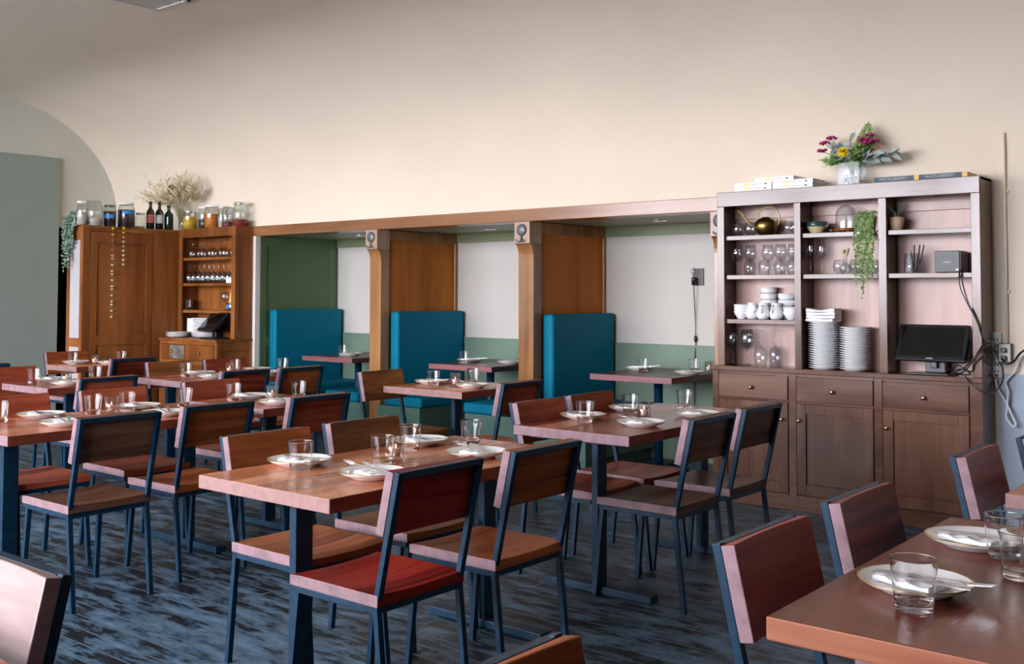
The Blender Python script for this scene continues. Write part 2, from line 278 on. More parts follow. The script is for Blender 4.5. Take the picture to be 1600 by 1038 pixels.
# ------------------------------------------------------------------ mesh helpers
class MB:
    def __init__(s): s.v = []; s.f = []; s.mi = []; s.sm = []
    def add(s, vs, fs, mi=0, smooth=False):
        o = len(s.v); s.v += [tuple(v) for v in vs]
        for f in fs: s.f.append([i + o for i in f]); s.mi.append(mi); s.sm.append(smooth)
        return s
    def box(s, x0, x1, y0, y1, z0, z1, mi=0):
        vs = [(x0, y0, z0), (x1, y0, z0), (x1, y1, z0), (x0, y1, z0), (x0, y0, z1), (x1, y0, z1), (x1, y1, z1), (x0, y1, z1)]
        return s.add(vs, [(0, 3, 2, 1), (4, 5, 6, 7), (0, 1, 5, 4), (1, 2, 6, 5), (2, 3, 7, 6), (3, 0, 4, 7)], mi)
    def hexa(s, vs, mi=0):
        return s.add(vs, [(0, 3, 2, 1), (4, 5, 6, 7), (0, 1, 5, 4), (1, 2, 6, 5), (2, 3, 7, 6), (3, 0, 4, 7)], mi)
    def sweep(s, pts, prof, mi=0, smooth=False, up=(0, 0, 1), closed=False, scale=None):
        """loft a 2D profile (list of (a,b)) along pts; a runs along side, b along the second normal"""
        pts = [Vector(p) for p in pts]; n = len(prof); k = len(pts); vs = []
        upv = Vector(up)
        for i, p in enumerate(pts):
            if closed: d = pts[(i + 1) % k] - pts[i - 1]
            elif i == 0: d = pts[1] - pts[0]
            elif i == k - 1: d = pts[-1] - pts[-2]
            else: d = (pts[i + 1] - p).normalized() + (p - pts[i - 1]).normalized()
            d.normalize()
            sd = d.cross(upv)
            if sd.length < 1e-4: sd = d.cross(Vector((1, 0, 0.01)))
            sd.normalize(); nn = sd.cross(d)
            q = 1 if scale is None else scale[i]
            for a, b_ in prof: vs.append(p + sd * a * q + nn * b_ * q)
        fs = []
        for i in range(k if closed else k - 1):
            j = (i + 1) % k
            for m_ in range(n): fs.append((i * n + m_, i * n + (m_ + 1) % n, j * n + (m_ + 1) % n, j * n + m_))
        s.add(vs, fs, mi, smooth)
        if not closed:
            o = len(s.v) - len(vs)
            s.f.append([o + i for i in range(n)][::-1]); s.mi.append(mi); s.sm.append(False)
            s.f.append([o + (k - 1) * n + i for i in range(n)]); s.mi.append(mi); s.sm.append(False)
        return s
    def tube(s, pts, r, n=8, mi=0, up=(0.02, 0.03, 1), scale=None, closed=False):
        prof = [(r * math.cos(2 * PI * i / n), r * math.sin(2 * PI * i / n)) for i in range(n)]
        return s.sweep(pts, prof, mi, True, up, closed, scale)
    def bar(s, pts, w, h, mi=0, up=(0, 1, 0)):
        return s.sweep(pts, [(-w / 2, -h / 2), (w / 2, -h / 2), (w / 2, h / 2), (-w / 2, h / 2)], mi, False, up)
    def lathe(s, prof, c=(0, 0, 0), n=24, mi=0, smooth=True, mis=None):
        """prof: list of (r, z); r==0 makes a pole"""
        vs = []; rows = []
        for r, z in prof:
            if r <= 1e-6: rows.append([len(vs)]); vs.append((c[0], c[1], c[2] + z))
            else:
                rows.append(list(range(len(vs), len(vs) + n)))
                vs += [(c[0] + r * math.cos(2 * PI * i / n), c[1] + r * math.sin(2 * PI * i / n), c[2] + z) for i in range(n)]
        o = len(s.v); s.v += vs
        for q in range(len(rows) - 1):
            a, b_ = rows[q], rows[q + 1]; m_ = mi if mis is None else mis[q]
            for i in range(n):
                j = (i + 1) % n
                if len(a) == 1 and len(b_) == 1: continue
                if len(a) == 1: f = (a[0], b_[j], b_[i])
                elif len(b_) == 1: f = (a[i], a[j], b_[0])
                else: f = (a[i], a[j], b_[j], b_[i])
                s.f.append([k + o for k in f]); s.mi.append(m_); s.sm.append(smooth)
        return s
    def blob(s, c, r, sq=(1, 1, 1), n=8, mi=0, rough=0.0):
        rows = max(4, n // 2 + 1); prof = []
        o = len(s.v)
        s.lathe([(r * math.sin(PI * i / rows), -r * math.cos(PI * i / rows)) for i in range(rows + 1)], (0, 0, 0), n, mi)
        for i in range(o, len(s.v)):
            x, y, z = s.v[i]; q = 1 + random.uniform(-rough, rough)
            s.v[i] = (c[0] + x * sq[0] * q, c[1] + y * sq[1] * q, c[2] + z * sq[2] * q)
        return s
    def leaf(s, p, d, up, ln, w, mi=0, bend=0.25, seg=3):
        d = Vector(d).normalized(); up = Vector(up); sd = d.cross(up)
        if sd.length < 1e-3: sd = d.cross(Vector((1, 0.3, 0)))
        sd.normalize(); nn = sd.cross(d).normalized(); p = Vector(p); vs = []
        for i in range(seg + 1):
            q = i / seg; ww = w / 2 * math.sin(PI * min(0.97, q * 0.9 + 0.08)); cc = p + d * ln * q - nn * bend * ln * q * q
            vs += [cc - sd * ww + nn * ww * 0.35, cc, cc + sd * ww + nn * ww * 0.35]
        fs = []
        for i in range(seg):
            a = i * 3; fs += [(a, a + 1, a + 4, a + 3), (a + 1, a + 2, a + 5, a + 4)]
        return s.add(vs, fs, mi, True)
    def mesh(s, name, mats):
        me = bpy.data.meshes.new(name); me.from_pydata(s.v, [], s.f)
        for m_ in (mats if isinstance(mats, (list, tuple)) else [mats]): me.materials.append(MAT[m_] if isinstance(m_, str) else m_)
        me.polygons.foreach_set('material_index', s.mi); me.polygons.foreach_set('use_smooth', s.sm)
        bm = bmesh.new(); bm.from_mesh(me); bmesh.ops.recalc_face_normals(bm, faces=bm.faces); bm.to_mesh(me); bm.free()
        me.update(); return me
    def obj(s, name, mats, parent=None, bevel=0.0, loc=None, rot=None, seg=2):
        o = bpy.data.objects.new(name, s.mesh(name, mats)); C.objects.link(o)
        if parent: o.parent = parent
        if loc: o.location = loc
        if rot: o.rotation_euler = rot
        if bevel > 0:
            b_ = o.modifiers.new('edge', 'BEVEL'); b_.width = bevel; b_.segments = seg; b_.limit_method = 'ANGLE'; b_.angle_limit = math.radians(40)
        return o
def tag(o, label, cat, group=None, kind=None):
    if label: o['label'] = label
    if cat: o['category'] = cat
    if group: o['group'] = group
    if kind: o['kind'] = kind
    return o
def thing(name, loc, label, cat, rz=0.0, group=None):
    o = bpy.data.objects.new(name, None); C.objects.link(o); o.location = loc; o.rotation_euler = (0, 0, rz)
    o.empty_display_size = 0.1
    return tag(o, label, cat, group)
def dup(o, parent=None):
    c = o.copy(); C.objects.link(c)
    if parent: c.parent = parent
    for ch in list(o.children): dup(ch, c)
    return c
def structure(o, label, cat):
    return tag(o, label, cat, None, 'structure')
def box_obj(name, x0, x1, y0, y1, z0, z1, mat, parent=None, bevel=0.0):
    return MB().box(x0, x1, y0, y1, z0, z1).obj(name, mat, parent, bevel)
ORD = ['first', 'second', 'third', 'fourth', 'fifth', 'sixth', 'seventh', 'eighth', 'ninth', 'tenth', 'eleventh', 'twelfth', 'thirteenth', 'fourteenth', 'fifteenth', 'sixteenth', 'seventeenth', 'eighteenth', 'nineteenth', 'twentieth', 'twenty-first', 'twenty-second', 'twenty-third', 'twenty-fourth']

# ================================================================== SETTING
XW0, XW1 = -11.6, 4.0
YB = 6.70
structure(MB().box(XW0 - 0.1, XW1, WIN_Y - 0.1, 7.9, -0.1, 0).obj('floor', 'floor'), 'dark worn floorboards of the dining room', 'floor')
# vaulted ceiling: one smooth shell from the back wall over to the window wall
prof = [(YB, 2.05)]
for i in range(0, 15):
    a = PI / 2 * i / 14; prof.append((YB - 1.61 + 1.61 * math.cos(a), 2.3 + 1.3 * math.sin(a)))
mid = (YB + WIN_Y) / 2
prof2 = prof + [(YB - 1.61 - k, 3.6) for k in (0.5, 2.0, 4.0, 6.0)] + [(WIN_Y, 3.6)]
mb = MB(); n = len(prof2)
for i, (y, z) in enumerate(prof2): mb.v += [(XW0 - 0.12, y, z), (XW1 + 0.1, y, z)]
for i in range(n - 1): mb.f.append([2 * i, 2 * i + 1, 2 * i + 3, 2 * i + 2]); mb.mi.append(0); mb.sm.append(True)
o = mb.obj('ceiling', 'cream'); sd = o.modifiers.new('thick', 'SOLIDIFY'); sd.thickness = 0.12; sd.use_rim = False
ctr = sum((p.center.z for p in o.data.polygons)) / len(o.data.polygons)
sd.offset = 1 if sum(p.normal.z for p in o.data.polygons) > 0 else -1
structure(o, 'cream plaster vault curving from the long wall into the ceiling', 'ceiling')
# back wall with the recess for the booths
mb = MB()
mb.box(XW0, -8.90, YB, YB + 0.14, 0, 2.05); mb.box(-8.90, -3.42, YB + 0.005, YB + 0.14, 2.0, 2.05); mb.box(-3.42, XW1, YB, YB + 0.14, 0, 2.05)
structure(mb.obj('wall_back', 'cream'), 'long cream plaster wall above the booths and behind the tall hutch', 'wall')
structure(MB().box(-1.70, XW1, YB - 0.012, YB, 0, 0.93).obj('added_shadow_trim', 'shadowtint'), 'added blue-grey dado on the wall right of the hutch', 'trim')  # lower section added to carry the blue tint of the shadows here
YR = 7.78
structure(box_obj('wall_recess', -8.9, -3.4, YR, YR + 0.1, 0, 2.05, 'recess'), 'pale plaster wall at the back of the booth recess', 'wall')
mb = MB().box(-8.9, -3.4, YR - 0.018, YR, 0, 0.955).box(-8.9, -3.4, YR - 0.03, YR, 0.955, 0.972).box(-8.9, -3.4, YR - 0.022, YR, 0.86, 0.866)
structure(mb.obj('trim_1', 'sage'), 'sage green wainscot along the back of the booth recess', 'trim')
structure(box_obj('trim_2', -8.9, -3.4, YR - 0.018, YR, 1.91, 2.0, 'olive'), 'olive green strip at the top of the recess wall', 'trim')
structure(box_obj('ceiling_recess', -8.9, -3.4, YB + 0.14, YR + 0.1, 2.0, 2.06, 'olive'), 'olive painted soffit over the booths', 'ceiling')
mb = MB().box(-8.97, -8.85, YB + 0.02, YR, 0, 2.0)
mb.box(-8.85, -8.838, YB + 0.02, YB + 0.10, 0, 2.0).box(-8.85, -8.838, YR - 0.10, YR - 0.03, 0, 2.0).box(-8.85, -8.838, YB + 0.1, YR - 0.1, 1.90, 2.0).box(-8.85, -8.838, YB + 0.1, YR - 0.1, 0.86, 0.95).box(-8.85, -8.838, YB + 0.1, YR - 0.1, 0, 0.12)
structure(mb.obj('wall_recess_left', 'green'), 'dark green panelled end wall of the left booth', 'wall')
structure(box_obj('wall_recess_right', -3.42, -3.32, YB + 0.14, YR, 0, 2.0, 'recess'), 'plaster end wall of the right booth', 'wall')
structure(MB().box(-8.90, -3.44, 6.665, YB + 0.15, 1.995, 2.097).obj('trim_3', 'beam', None, 0.004), 'long stained wooden beam across the top of the booths', 'beam')
structure(box_obj('trim_4', -8.905, -8.85, 6.665, 6.72, 0, 1.995, 'white'), 'narrow white strip between the corner cabinet and the green booth', 'trim')
# end wall with a dark doorway
prof_e = [(y, z) for y, z in prof2]
mb = MB()
dy0, dy1, dz = 5.55, 6.40, 2.165
xa, xb = XW0 - 0.12, XW0
def endpiece(y0, y1, zb):
    ys = [y0 + (y1 - y0) * i / 24 for i in range(25)]
    def top(y):
        for (ya, za), (yc, zc) in zip(prof_e, prof_e[1:]):
            lo, hi = min(ya, yc), max(ya, yc)
            if lo - 1e-9 <= y <= hi + 1e-9 and hi > lo: return za + (zc - za) * (y - ya) / (yc - ya)
        return 3.6
    for p, q in zip(ys, ys[1:]):
        mb.hexa([(xa, p, zb), (xb, p, zb), (xb, q, zb), (xa, q, zb), (xa, p, top(p) + 0.1), (xb, p, top(p) + 0.1), (xb, q, top(q) + 0.1), (xa, q, top(q) + 0.1)])
endpiece(WIN_Y, dy0, 0); endpiece(dy0, dy1, dz); endpiece(dy1, YB, 0); mb.box(xa, xb, YB, YB + 0.14, 0, 2.9)
structure(mb.obj('wall_left', 'endwall'), 'grey plaster end wall under the arch of the vault', 'wall')
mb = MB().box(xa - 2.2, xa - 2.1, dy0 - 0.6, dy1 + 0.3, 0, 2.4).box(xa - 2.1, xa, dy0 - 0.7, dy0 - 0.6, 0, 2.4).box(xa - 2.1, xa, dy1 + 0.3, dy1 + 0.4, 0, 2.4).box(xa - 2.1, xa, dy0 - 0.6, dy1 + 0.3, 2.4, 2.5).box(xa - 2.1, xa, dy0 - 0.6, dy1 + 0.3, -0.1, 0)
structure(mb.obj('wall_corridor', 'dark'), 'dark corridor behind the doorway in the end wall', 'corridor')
# window wall
mb = MB(); y0, y1 = WIN_Y - 0.15, WIN_Y
mb.box(XW0, XW1, y0, y1, 0, WZ0).box(XW0, XW1, y0, y1, WZ1, 3.75)
xs = [XW0] + [v for w in WINS for v in w] + [XW1]
for i in range(0, len(xs), 2): mb.box(xs[i], xs[i + 1], y0, y1, WZ0, WZ1)
# the vault meets this wall above the windows, so the shell is cut back there
structure(mb.obj('wall_front', 'endwall'), 'grey window wall facing the booths', 'wall')
for k, (x0, x1) in enumerate(WINS):
    mb = MB(); ym = WIN_Y - 0.08
    for a, b_ in ((x0, x0 + 0.05), (x1 - 0.05, x1), ((x0 + x1) / 2 - 0.02, (x0 + x1) / 2 + 0.02)): mb.box(a, b_, ym - 0.03, ym + 0.03, WZ0, WZ1)
    mb.box(x0, x1, ym - 0.03, ym + 0.03, WZ0, WZ0 + 0.05).box(x0, x1, ym - 0.03, ym + 0.03, WZ1 - 0.05, WZ1).box(x0, x1, ym - 0.02, ym + 0.02, 2.2, 2.24)
    w = structure(mb.obj('window_%d' % (k + 1), 'white'), 'tall white framed window in the window wall', 'window')
    box_obj('pane', x0 + 0.04, x1 - 0.04, ym - 0.004, ym + 0.004, WZ0 + 0.04, WZ1 - 0.04, 'pane', w)
structure(box_obj('wall_right', XW1, XW1 + 0.1, WIN_Y, 7.9, 0, 3.7, 'darkwall'), 'plain wall at the right end of the room', 'wall')
structure(MB().box(-60, 40, -80, WIN_Y - 0.3, -0.6, -0.5).obj('ground', 'ground'), 'pale ground outside the windows', 'ground')

# sliding panel on the end wall
t = thing('sliding_door', (XW0, 5.2, 0), 'tall grey-green sliding door panel hung on the end wall', 'door')
box_obj('door_panel', 0.03, 0.075, -1.1, 0.745, 0.02, 2.945, 'slidepanel', t, 0.004)
mb = MB().box(0.0, 0.03, -1.1, 0.70, 2.80, 2.84); mb.obj('hanging_rail', 'iron', t)
# ceiling vent
t = thing('ceiling_vent', (-6.93, 4.24, 3.6), 'slatted ceiling vent at the top edge of the picture', 'vent')
mb = MB().box(-0.22, 0.22, -0.2, -0.17, -0.025, 0).box(-0.22, 0.22, 0.17, 0.2, -0.025, 0).box(-0.22, -0.19, -0.2, 0.2, -0.025, 0).box(0.19, 0.22, -0.2, 0.2, -0.025, 0)
mb.obj('frame', 'vent', t)
mb = MB()
for i in range(9):
    x = -0.17 + i * 0.0425; mb.hexa([(x, -0.17, -0.02), (x + 0.006, -0.17, -0.02), (x + 0.006, 0.17, -0.02), (x, 0.17, -0.02), (x + 0.02, -0.17, -0.002), (x + 0.026, -0.17, -0.002), (x + 0.026, 0.17, -0.002), (x + 0.02, 0.17, -0.002)])
mb.obj('louvres', 'vent', t)
# recessed downlights
for x, lab in ((-7.92, 'left'), (-6.19, 'middle'), (-4.39, 'right')):
    mb = MB().lathe([(0.030, 0), (0.055, -0.008), (0.062, -0.008), (0.062, 0)], (0, 0, 0), 20).lathe([(0, -0.002), (0.034, -0.002)], (0, 0, 0), 20)
    tag(mb.obj('recessed_light', 'steel', None, 0, (x, 7.27, 2.0)), 'small round recessed light in the soffit of the %s booth' % lab, 'light', 'recessed lights over the booths')

# ================================================================== BOOTHS
def partition(x0, x1, lab, right=False):
    t = thing('booth_partition', ((x0 + x1) / 2, 6.66, 0), lab, 'partition', 0, 'wooden partitions between the booths')
    hw = (x1 - x0) / 2
    # lower post with a curved bracket growing out to the capital block
    pts = [(0.065, 0.0)]; prof = [(0.055, 0.0), (0.055, 1.70)]
    for i in range(1, 7):
        a = PI / 2 * i / 6; prof.append((0.055 - 0.05 * (1 - math.cos(a)), 1.70 + 0.115 * math.sin(a)))
    prof += [(0.165, 1.815), (0.165, 0.0)]
    mb = MB(); k = len(prof)
    mb.add([(-hw, y, z) for y, z in prof] + [(hw, y, z) for y, z in prof], [tuple(range(k))[::-1], tuple(range(k, 2 * k))] + [(i, (i + 1) % k, k + (i + 1) % k, k + i) for i in range(k)])
    mb.obj('post', 'post', t, 0.003)
    MB().box(-hw - 0.002, hw + 0.002, 0.0, 0.165, 1.815, 1.994).obj('capital', 'capital', t, 0.003)
    # cast hook on the block
    mb = MB(); c = (0.0, -0.012, 1.925)
    o0 = len(mb.v)
    mb.lathe([(0, 0.016), (0.034, 0.013), (0.048, 0.004), (0.051, -0.004), (0, -0.006)], (0, 0, 0), 20)
    for i in range(o0, len(mb.v)): x, y, z = mb.v[i]; mb.v[i] = (x, c[1] - z + 0.006, c[2] + y)
    mb.tube([(0.0, -0.004, 1.885), (0.0, -0.01, 1.85), (0.0, -0.014, 1.83)], 0.008, 8)
    for s_ in (-1, 1): mb.tube([(0, -0.012, 1.835), (s_ * 0.018, -0.022, 1.828), (s_ * 0.033, -0.03, 1.838), (s_ * 0.036, -0.03, 1.85)], 0.006, 8)
    mb.obj('coat_hook', 'pewter', t)
    MB().box(-hw + 0.02, hw - 0.02, 0.165, 1.115, 0.0, 1.994).obj('panel', 'panel', t)
    mb = MB()
    for s_ in (-1, 1):
        a, b_ = sorted((s_ * (hw - 0.02), s_ * hw))
        mb.box(a, b_, 1.075, 1.112, 0.0, 1.994).box(a, b_, 0.165, 1.075, 1.90, 1.994)
    mb.obj('panel_trim', 'post', t, 0.003)
    return t
partition(-7.187, -7.041, 'wooden booth partition with a cast hook, between the left and middle booths')
partition(-5.403, -5.248, 'wooden booth partition with a cast hook, between the middle and right booths')
partition(-3.60, -3.452, 'wooden booth partition mostly hidden behind the left side of the hutch')

def bench(xback, face, lab, y0=0.17):
    """face=+1: you sit looking towards +x, back cushion against x=xback"""
    t = thing('booth_bench', (xback, 6.66, 0), lab, 'bench', 0, 'teal booth benches')
    def bx(a, b_, *r, mat='teal', name='x', bev=0.0, seg=2):
        a, b_ = sorted((a * face, b_ * face)); return MB().box(a, b_, *r).obj(name, mat, t, bev, seg=seg)
    bx(0.002, 0.115, y0, 1.085, 0.44, 1.235, name='back_cushion', bev=0.028, seg=4)
    bx(0.10, 0.57, 0.005, 1.09, 0.385, 0.475, name='seat_cushion', bev=0.022, seg=4)
    mb = MB()
    for a, b_, r in ((0.004, 0.55, (0.01, 1.09, 0.10, 0.385)), (0.004, 0.47, (0.01, 1.09, 0.0, 0.10)), (0.47, 0.55, (0.01, 0.09, 0.0, 0.10))):
        a, b_ = sorted((a * face, b_ * face)); mb.box(a, b_, *r)
    mb.obj('base', 'basegreen', t, 0.003)
    return t
bench(-8.836, 1, 'teal bench against the dark green end wall of the left booth')
bench(-7.187, -1, 'teal bench of the left booth backing onto the first partition', 0.3)
bench(-7.041, 1, 'teal bench of the middle booth facing right with a tall back')
bench(-5.403, -1, 'teal bench of the middle booth backing onto the second partition', 0.3)
bench(-5.248, 1, 'teal bench of the right booth facing right with a tall back')

def booth_table(xc, y0, lab):
    t = thing('booth_table', (xc, y0 + 0.42, 0), lab, 'table', 0, 'dark pedestal tables in the booths')
    MB().box(-0.375, 0.375, -0.42, 0.42, 0.722, 0.77).obj('tabletop', 'table_dark', t, 0.003)
    MB().box(-0.374, 0.374, -0.427, -0.4205, 0.723, 0.769).obj('edge_light_band', 'table_edge_lit', t, 0.001)
    MB().lathe([(0, 0.03), (0.036, 0.03), (0.036, 0.70), (0.0, 0.70)], (0, 0, 0), 20).box(-0.14, 0.14, -0.14, 0.14, 0.70, 0.7215).obj('column', 'metal', t)
    MB().box(-0.26, 0.26, -0.035, 0.035, 0, 0.03).box(-0.035, 0.035, -0.26, 0.26, 0, 0.028).obj('base', 'metal', t, 0.004)
    return t
booth_table(-8.02, 6.92, 'dark booth table with a purple-brown edge in the left booth')
booth_table(-6.21, 6.89, 'dark booth table with a purple-brown edge in the middle booth')
booth_table(-4.41, 6.86, 'dark booth table with a purple-brown edge in the right booth')

# wall lamp in the right booth
t = thing('wall_lamp', (-4.316, YR, 1.547), 'bare bulb wall lamp with a braided cord on the recess wall', 'lamp')
MB().box(-0.05, 0.05, -0.012, 0, -0.072, 0.072).obj('wall_plate', 'plate', t, 0.002)
MB().lathe([(0, 0), (0.02, 0), (0.02, 0.06), (0.017, 0.065), (0, 0.065)], (-0.02, -0.05, -0.068), 14).tube([(-0.02, -0.05, -0.04), (-0.02, -0.005, -0.04)], 0.006).obj('socket', 'black', t)
MB().lathe([(0, 0.075), (0.016, 0.07), (0.03, 0.05), (0.03, 0.035), (0.014, 0.0), (0.012, -0.005)], (-0.02, -0.05, 0.005), 16).obj('bulb', 'thin', t)
MB().tube([(-0.02, -0.05, -0.068), (-0.022, -0.045, -0.12), (-0.026, -0.02, -0.3), (-0.026, -0.012, -0.55), (-0.024, -0.03, -0.7), (-0.03, -0.035, -1.0), (-0.02, -0.04, -1.53)], 0.0045, 6).obj('cord', 'black', t)
MB().blob((-0.026, -0.014, -0.52), 0.03, (0.5, 0.45, 1)).obj('inline_switch', 'black', t)

# ================================================================== DINING TABLES
LEG_IN = 0.16
def dining_table(x0, x1, y0, y1, lab, z=0.75, one_leg=False, inset=(0.18, 0.18), lx=0.0, ly=0.0, top='table_top', grp='wooden dining tables'):
    xc, yc = (x0 + x1) / 2, (y0 + y1) / 2; hx, hy = (x1 - x0) / 2, (y1 - y0) / 2
    t = thing('dining_table', (xc, yc, 0), lab, 'table', 0, grp)
    # slab with a slightly chipped sawn end
    mb = MB(); nseg = 10; jit = 0.0015 if top == 'table_top' else 0.0; rnd = random.Random(lab)
    ring = []
    for i in range(nseg + 1): ring.append((-hx + 2 * hx * i / nseg, -hy + rnd.uniform(-1, 1) * jit))
    for i in range(1, nseg + 1): ring.append((hx + rnd.uniform(-0.5, 0.5) * jit, -hy + 2 * hy * i / nseg))
    for i in range(1, nseg + 1): ring.append((hx - 2 * hx * i / nseg, hy + rnd.uniform(-1, 1) * jit))
    for i in range(1, nseg): ring.append((-hx + rnd.uniform(-0.5, 0.5) * jit, hy - 2 * hy * i / nseg))
    k = len(ring)
    mb.add([(x, y, z - 0.048) for x, y in ring] + [(x, y, z) for x, y in ring], [tuple(range(k))[::-1], tuple(range(k, 2 * k))] + [(i, (i + 1) % k, k + (i + 1) % k, k + i) for i in range(k)])
    end_faces(mb.obj('tabletop', top, t, 0.0035), dict(table_top='tableend_lit', table_deep='endorange').get(top, 'endgrain_lit'))
    end_faces(bpy.data.objects[t.children[0].name], 'edge_shade' if top != 'table_deep' else 'table_deep', 0)
    ys = [ly] if one_leg else [-hy + inset[0], hy - inset[1]]
    for y in ys:
        MB().box(lx - 0.018, lx + 0.018, y - 0.038, y + 0.038, 0.0345, z - 0.056).obj('leg', 'metal', t, 0.003)
        MB().box(lx - hx + 0.04, lx + hx - 0.04, y - 0.032, y + 0.032, 0.0, 0.034).obj('foot_bar', 'metal', t, 0.003)
        MB().box(-hx + 0.08, hx - 0.08, y - 0.03, y + 0.03, z - 0.056, z - 0.0485).obj('top_plate', 'metal', t)
    return t
TABLES = dict(
    A=(-3.25, -2.545, 2.21, 3.57, 'the central foreground table'), B=(-3.29, -2.61, 4.05, 5.42, 'the table before the hutch'),
    Cc=(-0.95, -0.22, 1.98, 3.20, 'the bottom right corner table'), K=(-0.922, -0.2, 3.69, 4.95, 'the right edge table'),
    D=(-5.49, -4.775, 2.24, 3.60, 'the front left table'), Fm=(-5.50, -4.80, 3.68, 4.31, 'the small middle left table'),
    J=(-5.38, -4.63, 5.16, 5.88, 'the small table by the booth posts'), G=(-7.36, -6.69, 4.44, 5.72, 'the table near the corner cabinet'),
    H=(-7.63, -6.96, 3.53, 4.20, 'the small far left table'), I=(-9.34, -8.80, 4.72, 5.45, 'the farthest table'),
    T=(-2.62, -1.78, -0.45, 0.885, 'the bottom left corner table'))
TL = dict(A='thick red-brown dining table in the central foreground with a pale sawn end', B='red-brown dining table before the hutch set for four',
    Cc='glossy brown dining table in the bottom right corner', K='dining table cut off at the right edge beyond the corner table',
    D='long dining table at the front left, cut by the left edge', Fm='small two-seat dining table behind the front left table',
    J='small two-seat dining table in front of the booth posts', G='red-edged dining table near the corner cabinet base',
    H='small two-seat dining table at the far left edge', I='farthest dining table, in front of the corner cabinet', T='dining table at the bottom left corner, only its edge showing')
for k, (x0, x1, y0, y1, nm) in TABLES.items():
    dining_table(x0, x1, y0, y1, TL[k], one_leg=(y1 - y0 < 0.8), inset=dict(B=(0.06, 0.32), G=(0.08, 0.10)).get(k, (0.18, 0.18)), lx=0.135 if k == 'B' else 0.0, ly=0.165 if k == 'I' else 0.0, top=dict(Cc='table_deep', B='table_red', D='table_red', H='table_red', G='table_red', Fm='table_red').get(k, 'table_top'))

# ================================================================== CHAIRS
def make_chair(tone):
    wm = 'chair_' + tone
    t = bpy.data.objects.new('dining_chair', None); C.objects.link(t); t.empty_display_size = 0.1
    rf = 0.23; hw = 0.189; sq = 0.022                    # rear foot x, half width to post centre, tube size
    kx, kz, tx, tz = rf - 0.045, 0.425, rf + 0.05, 0.85
    def P(z): return kx + (tx - kx) * (z - kz) / (tz - kz)
    # seat: saddle-shaped slab, thick at the sides
    mb = MB(); nx, ny = 8, 10; x0, x1, w = -0.225, rf - 0.03, 0.202
    def zt(u, v): return 0.462 - 0.014 * (1 - (2 * v - 1) ** 2) * (0.35 + 0.65 * math.sin(PI * min(1, max(0, u * 0.9 + 0.1)))) - 0.004 * (1 - u if u < 0.1 else 0)
    vs = []; 
    for i in range(nx + 1):
        for j in range(ny + 1):
            u, v = i / nx, j / ny; vs.append((x0 + (x1 - x0) * u, -w + 2 * w * v, zt(u, v)))
    nb = len(vs)
    for i in range(nx + 1):
        for j in range(ny + 1):
            u, v = i / nx, j / ny; vs.append((x0 + (x1 - x0) * u, -w + 2 * w * v, 0.424))
    q = lambda i, j: i * (ny + 1) + j
    fs = []
    for i in range(nx):
        for j in range(ny):
            fs.append((q(i, j), q(i + 1, j), q(i + 1, j + 1), q(i, j + 1))); fs.append((nb + q(i, j), nb + q(i, j + 1), nb + q(i + 1, j + 1), nb + q(i + 1, j)))
    for i in range(nx): fs += [(q(i, 0), nb + q(i, 0), nb + q(i + 1, 0), q(i + 1, 0)), (q(i, ny), q(i + 1, ny), nb + q(i + 1, ny), nb + q(i, ny))]
    for j in range(ny): fs += [(q(0, j), q(0, j + 1), nb + q(0, j + 1), nb + q(0, j)), (q(nx, j), nb + q(nx, j), nb + q(nx, j + 1), q(nx, j + 1))]
    mb.add(vs, fs); end_faces(mb.obj('seat', wm, t, 0.003), 'endgrain_lit')
    # backrest: slab in front of the posts, face hollowed
    mb = MB(); vs = []; n = 10
    z0, z1 = 0.645, 0.848; dx = sq / 2 + 0.001
    for zz in (z0, z1):
        for j in range(n + 1):
            v = j / n; y = -0.202 + 0.404 * v; hol = 0.011 * (1 - (2 * v - 1) ** 2)
            vs.append((P(zz) - dx, y, zz)); vs.append((P(zz) - dx - 0.034 + hol, y, zz + 0.006))
    m_ = 2 * (n + 1); fs = []
    for j in range(n):
        a = 2 * j
        fs += [(a, a + 2, m_ + a + 2, m_ + a), (a + 1, m_ + a + 1, m_ + a + 3, a + 3), (a, a + 1, a + 3, a + 2), (m_ + a, m_ + a + 2, m_ + a + 3, m_ + a + 1)]
    fs += [(0, m_, m_ + 1, 1), (2 * n, 2 * n + 1, m_ + 2 * n + 1, m_ + 2 * n)]
    mb.add(vs, fs); end_faces(mb.obj('backrest', wm, t, 0.003), 'endgrain_lit')
    for s_ in (-1, 1):
        MB().bar([(rf, s_ * hw, 0), (kx, s_ * hw, kz), (tx, s_ * hw, tz)], sq, sq).obj('leg', 'metal', t, 0.002)
        MB().bar([(-0.245, s_ * (hw - 0.005), 0), (-0.205, s_ * (hw - 0.012), 0.405)], sq, sq).obj('leg', 'metal', t, 0.002)
    mb = MB()
    for s_ in (-1, 1): mb.box(-0.215, kx, s_ * hw - 0.009 if s_ > 0 else -hw - 0.009, s_ * hw + 0.009 if s_ > 0 else -hw + 0.009, 0.402, 0.4235)
    mb.box(-0.215, -0.197, -hw + 0.009, hw - 0.009, 0.402, 0.4235); mb.box(kx - 0.009, kx + 0.009, -hw + 0.009, hw - 0.009, 0.402, 0.4235)
    mb.obj('seat_frame', 'metal', t, 0.0015)
    MB().box(tx - 0.014, tx + 0.008, -hw + 0.0112, hw - 0.0112, tz - 0.022, tz - 0.0005).obj('top_rail', 'metal', t, 0.0015)
    return t
PROTO = {}
TONE = dict(gloss='window-lit glossy', red='dark red', rust='rust red', deep='deep red-brown', orange='orange-brown', brown='mid brown', dark='dark brown')
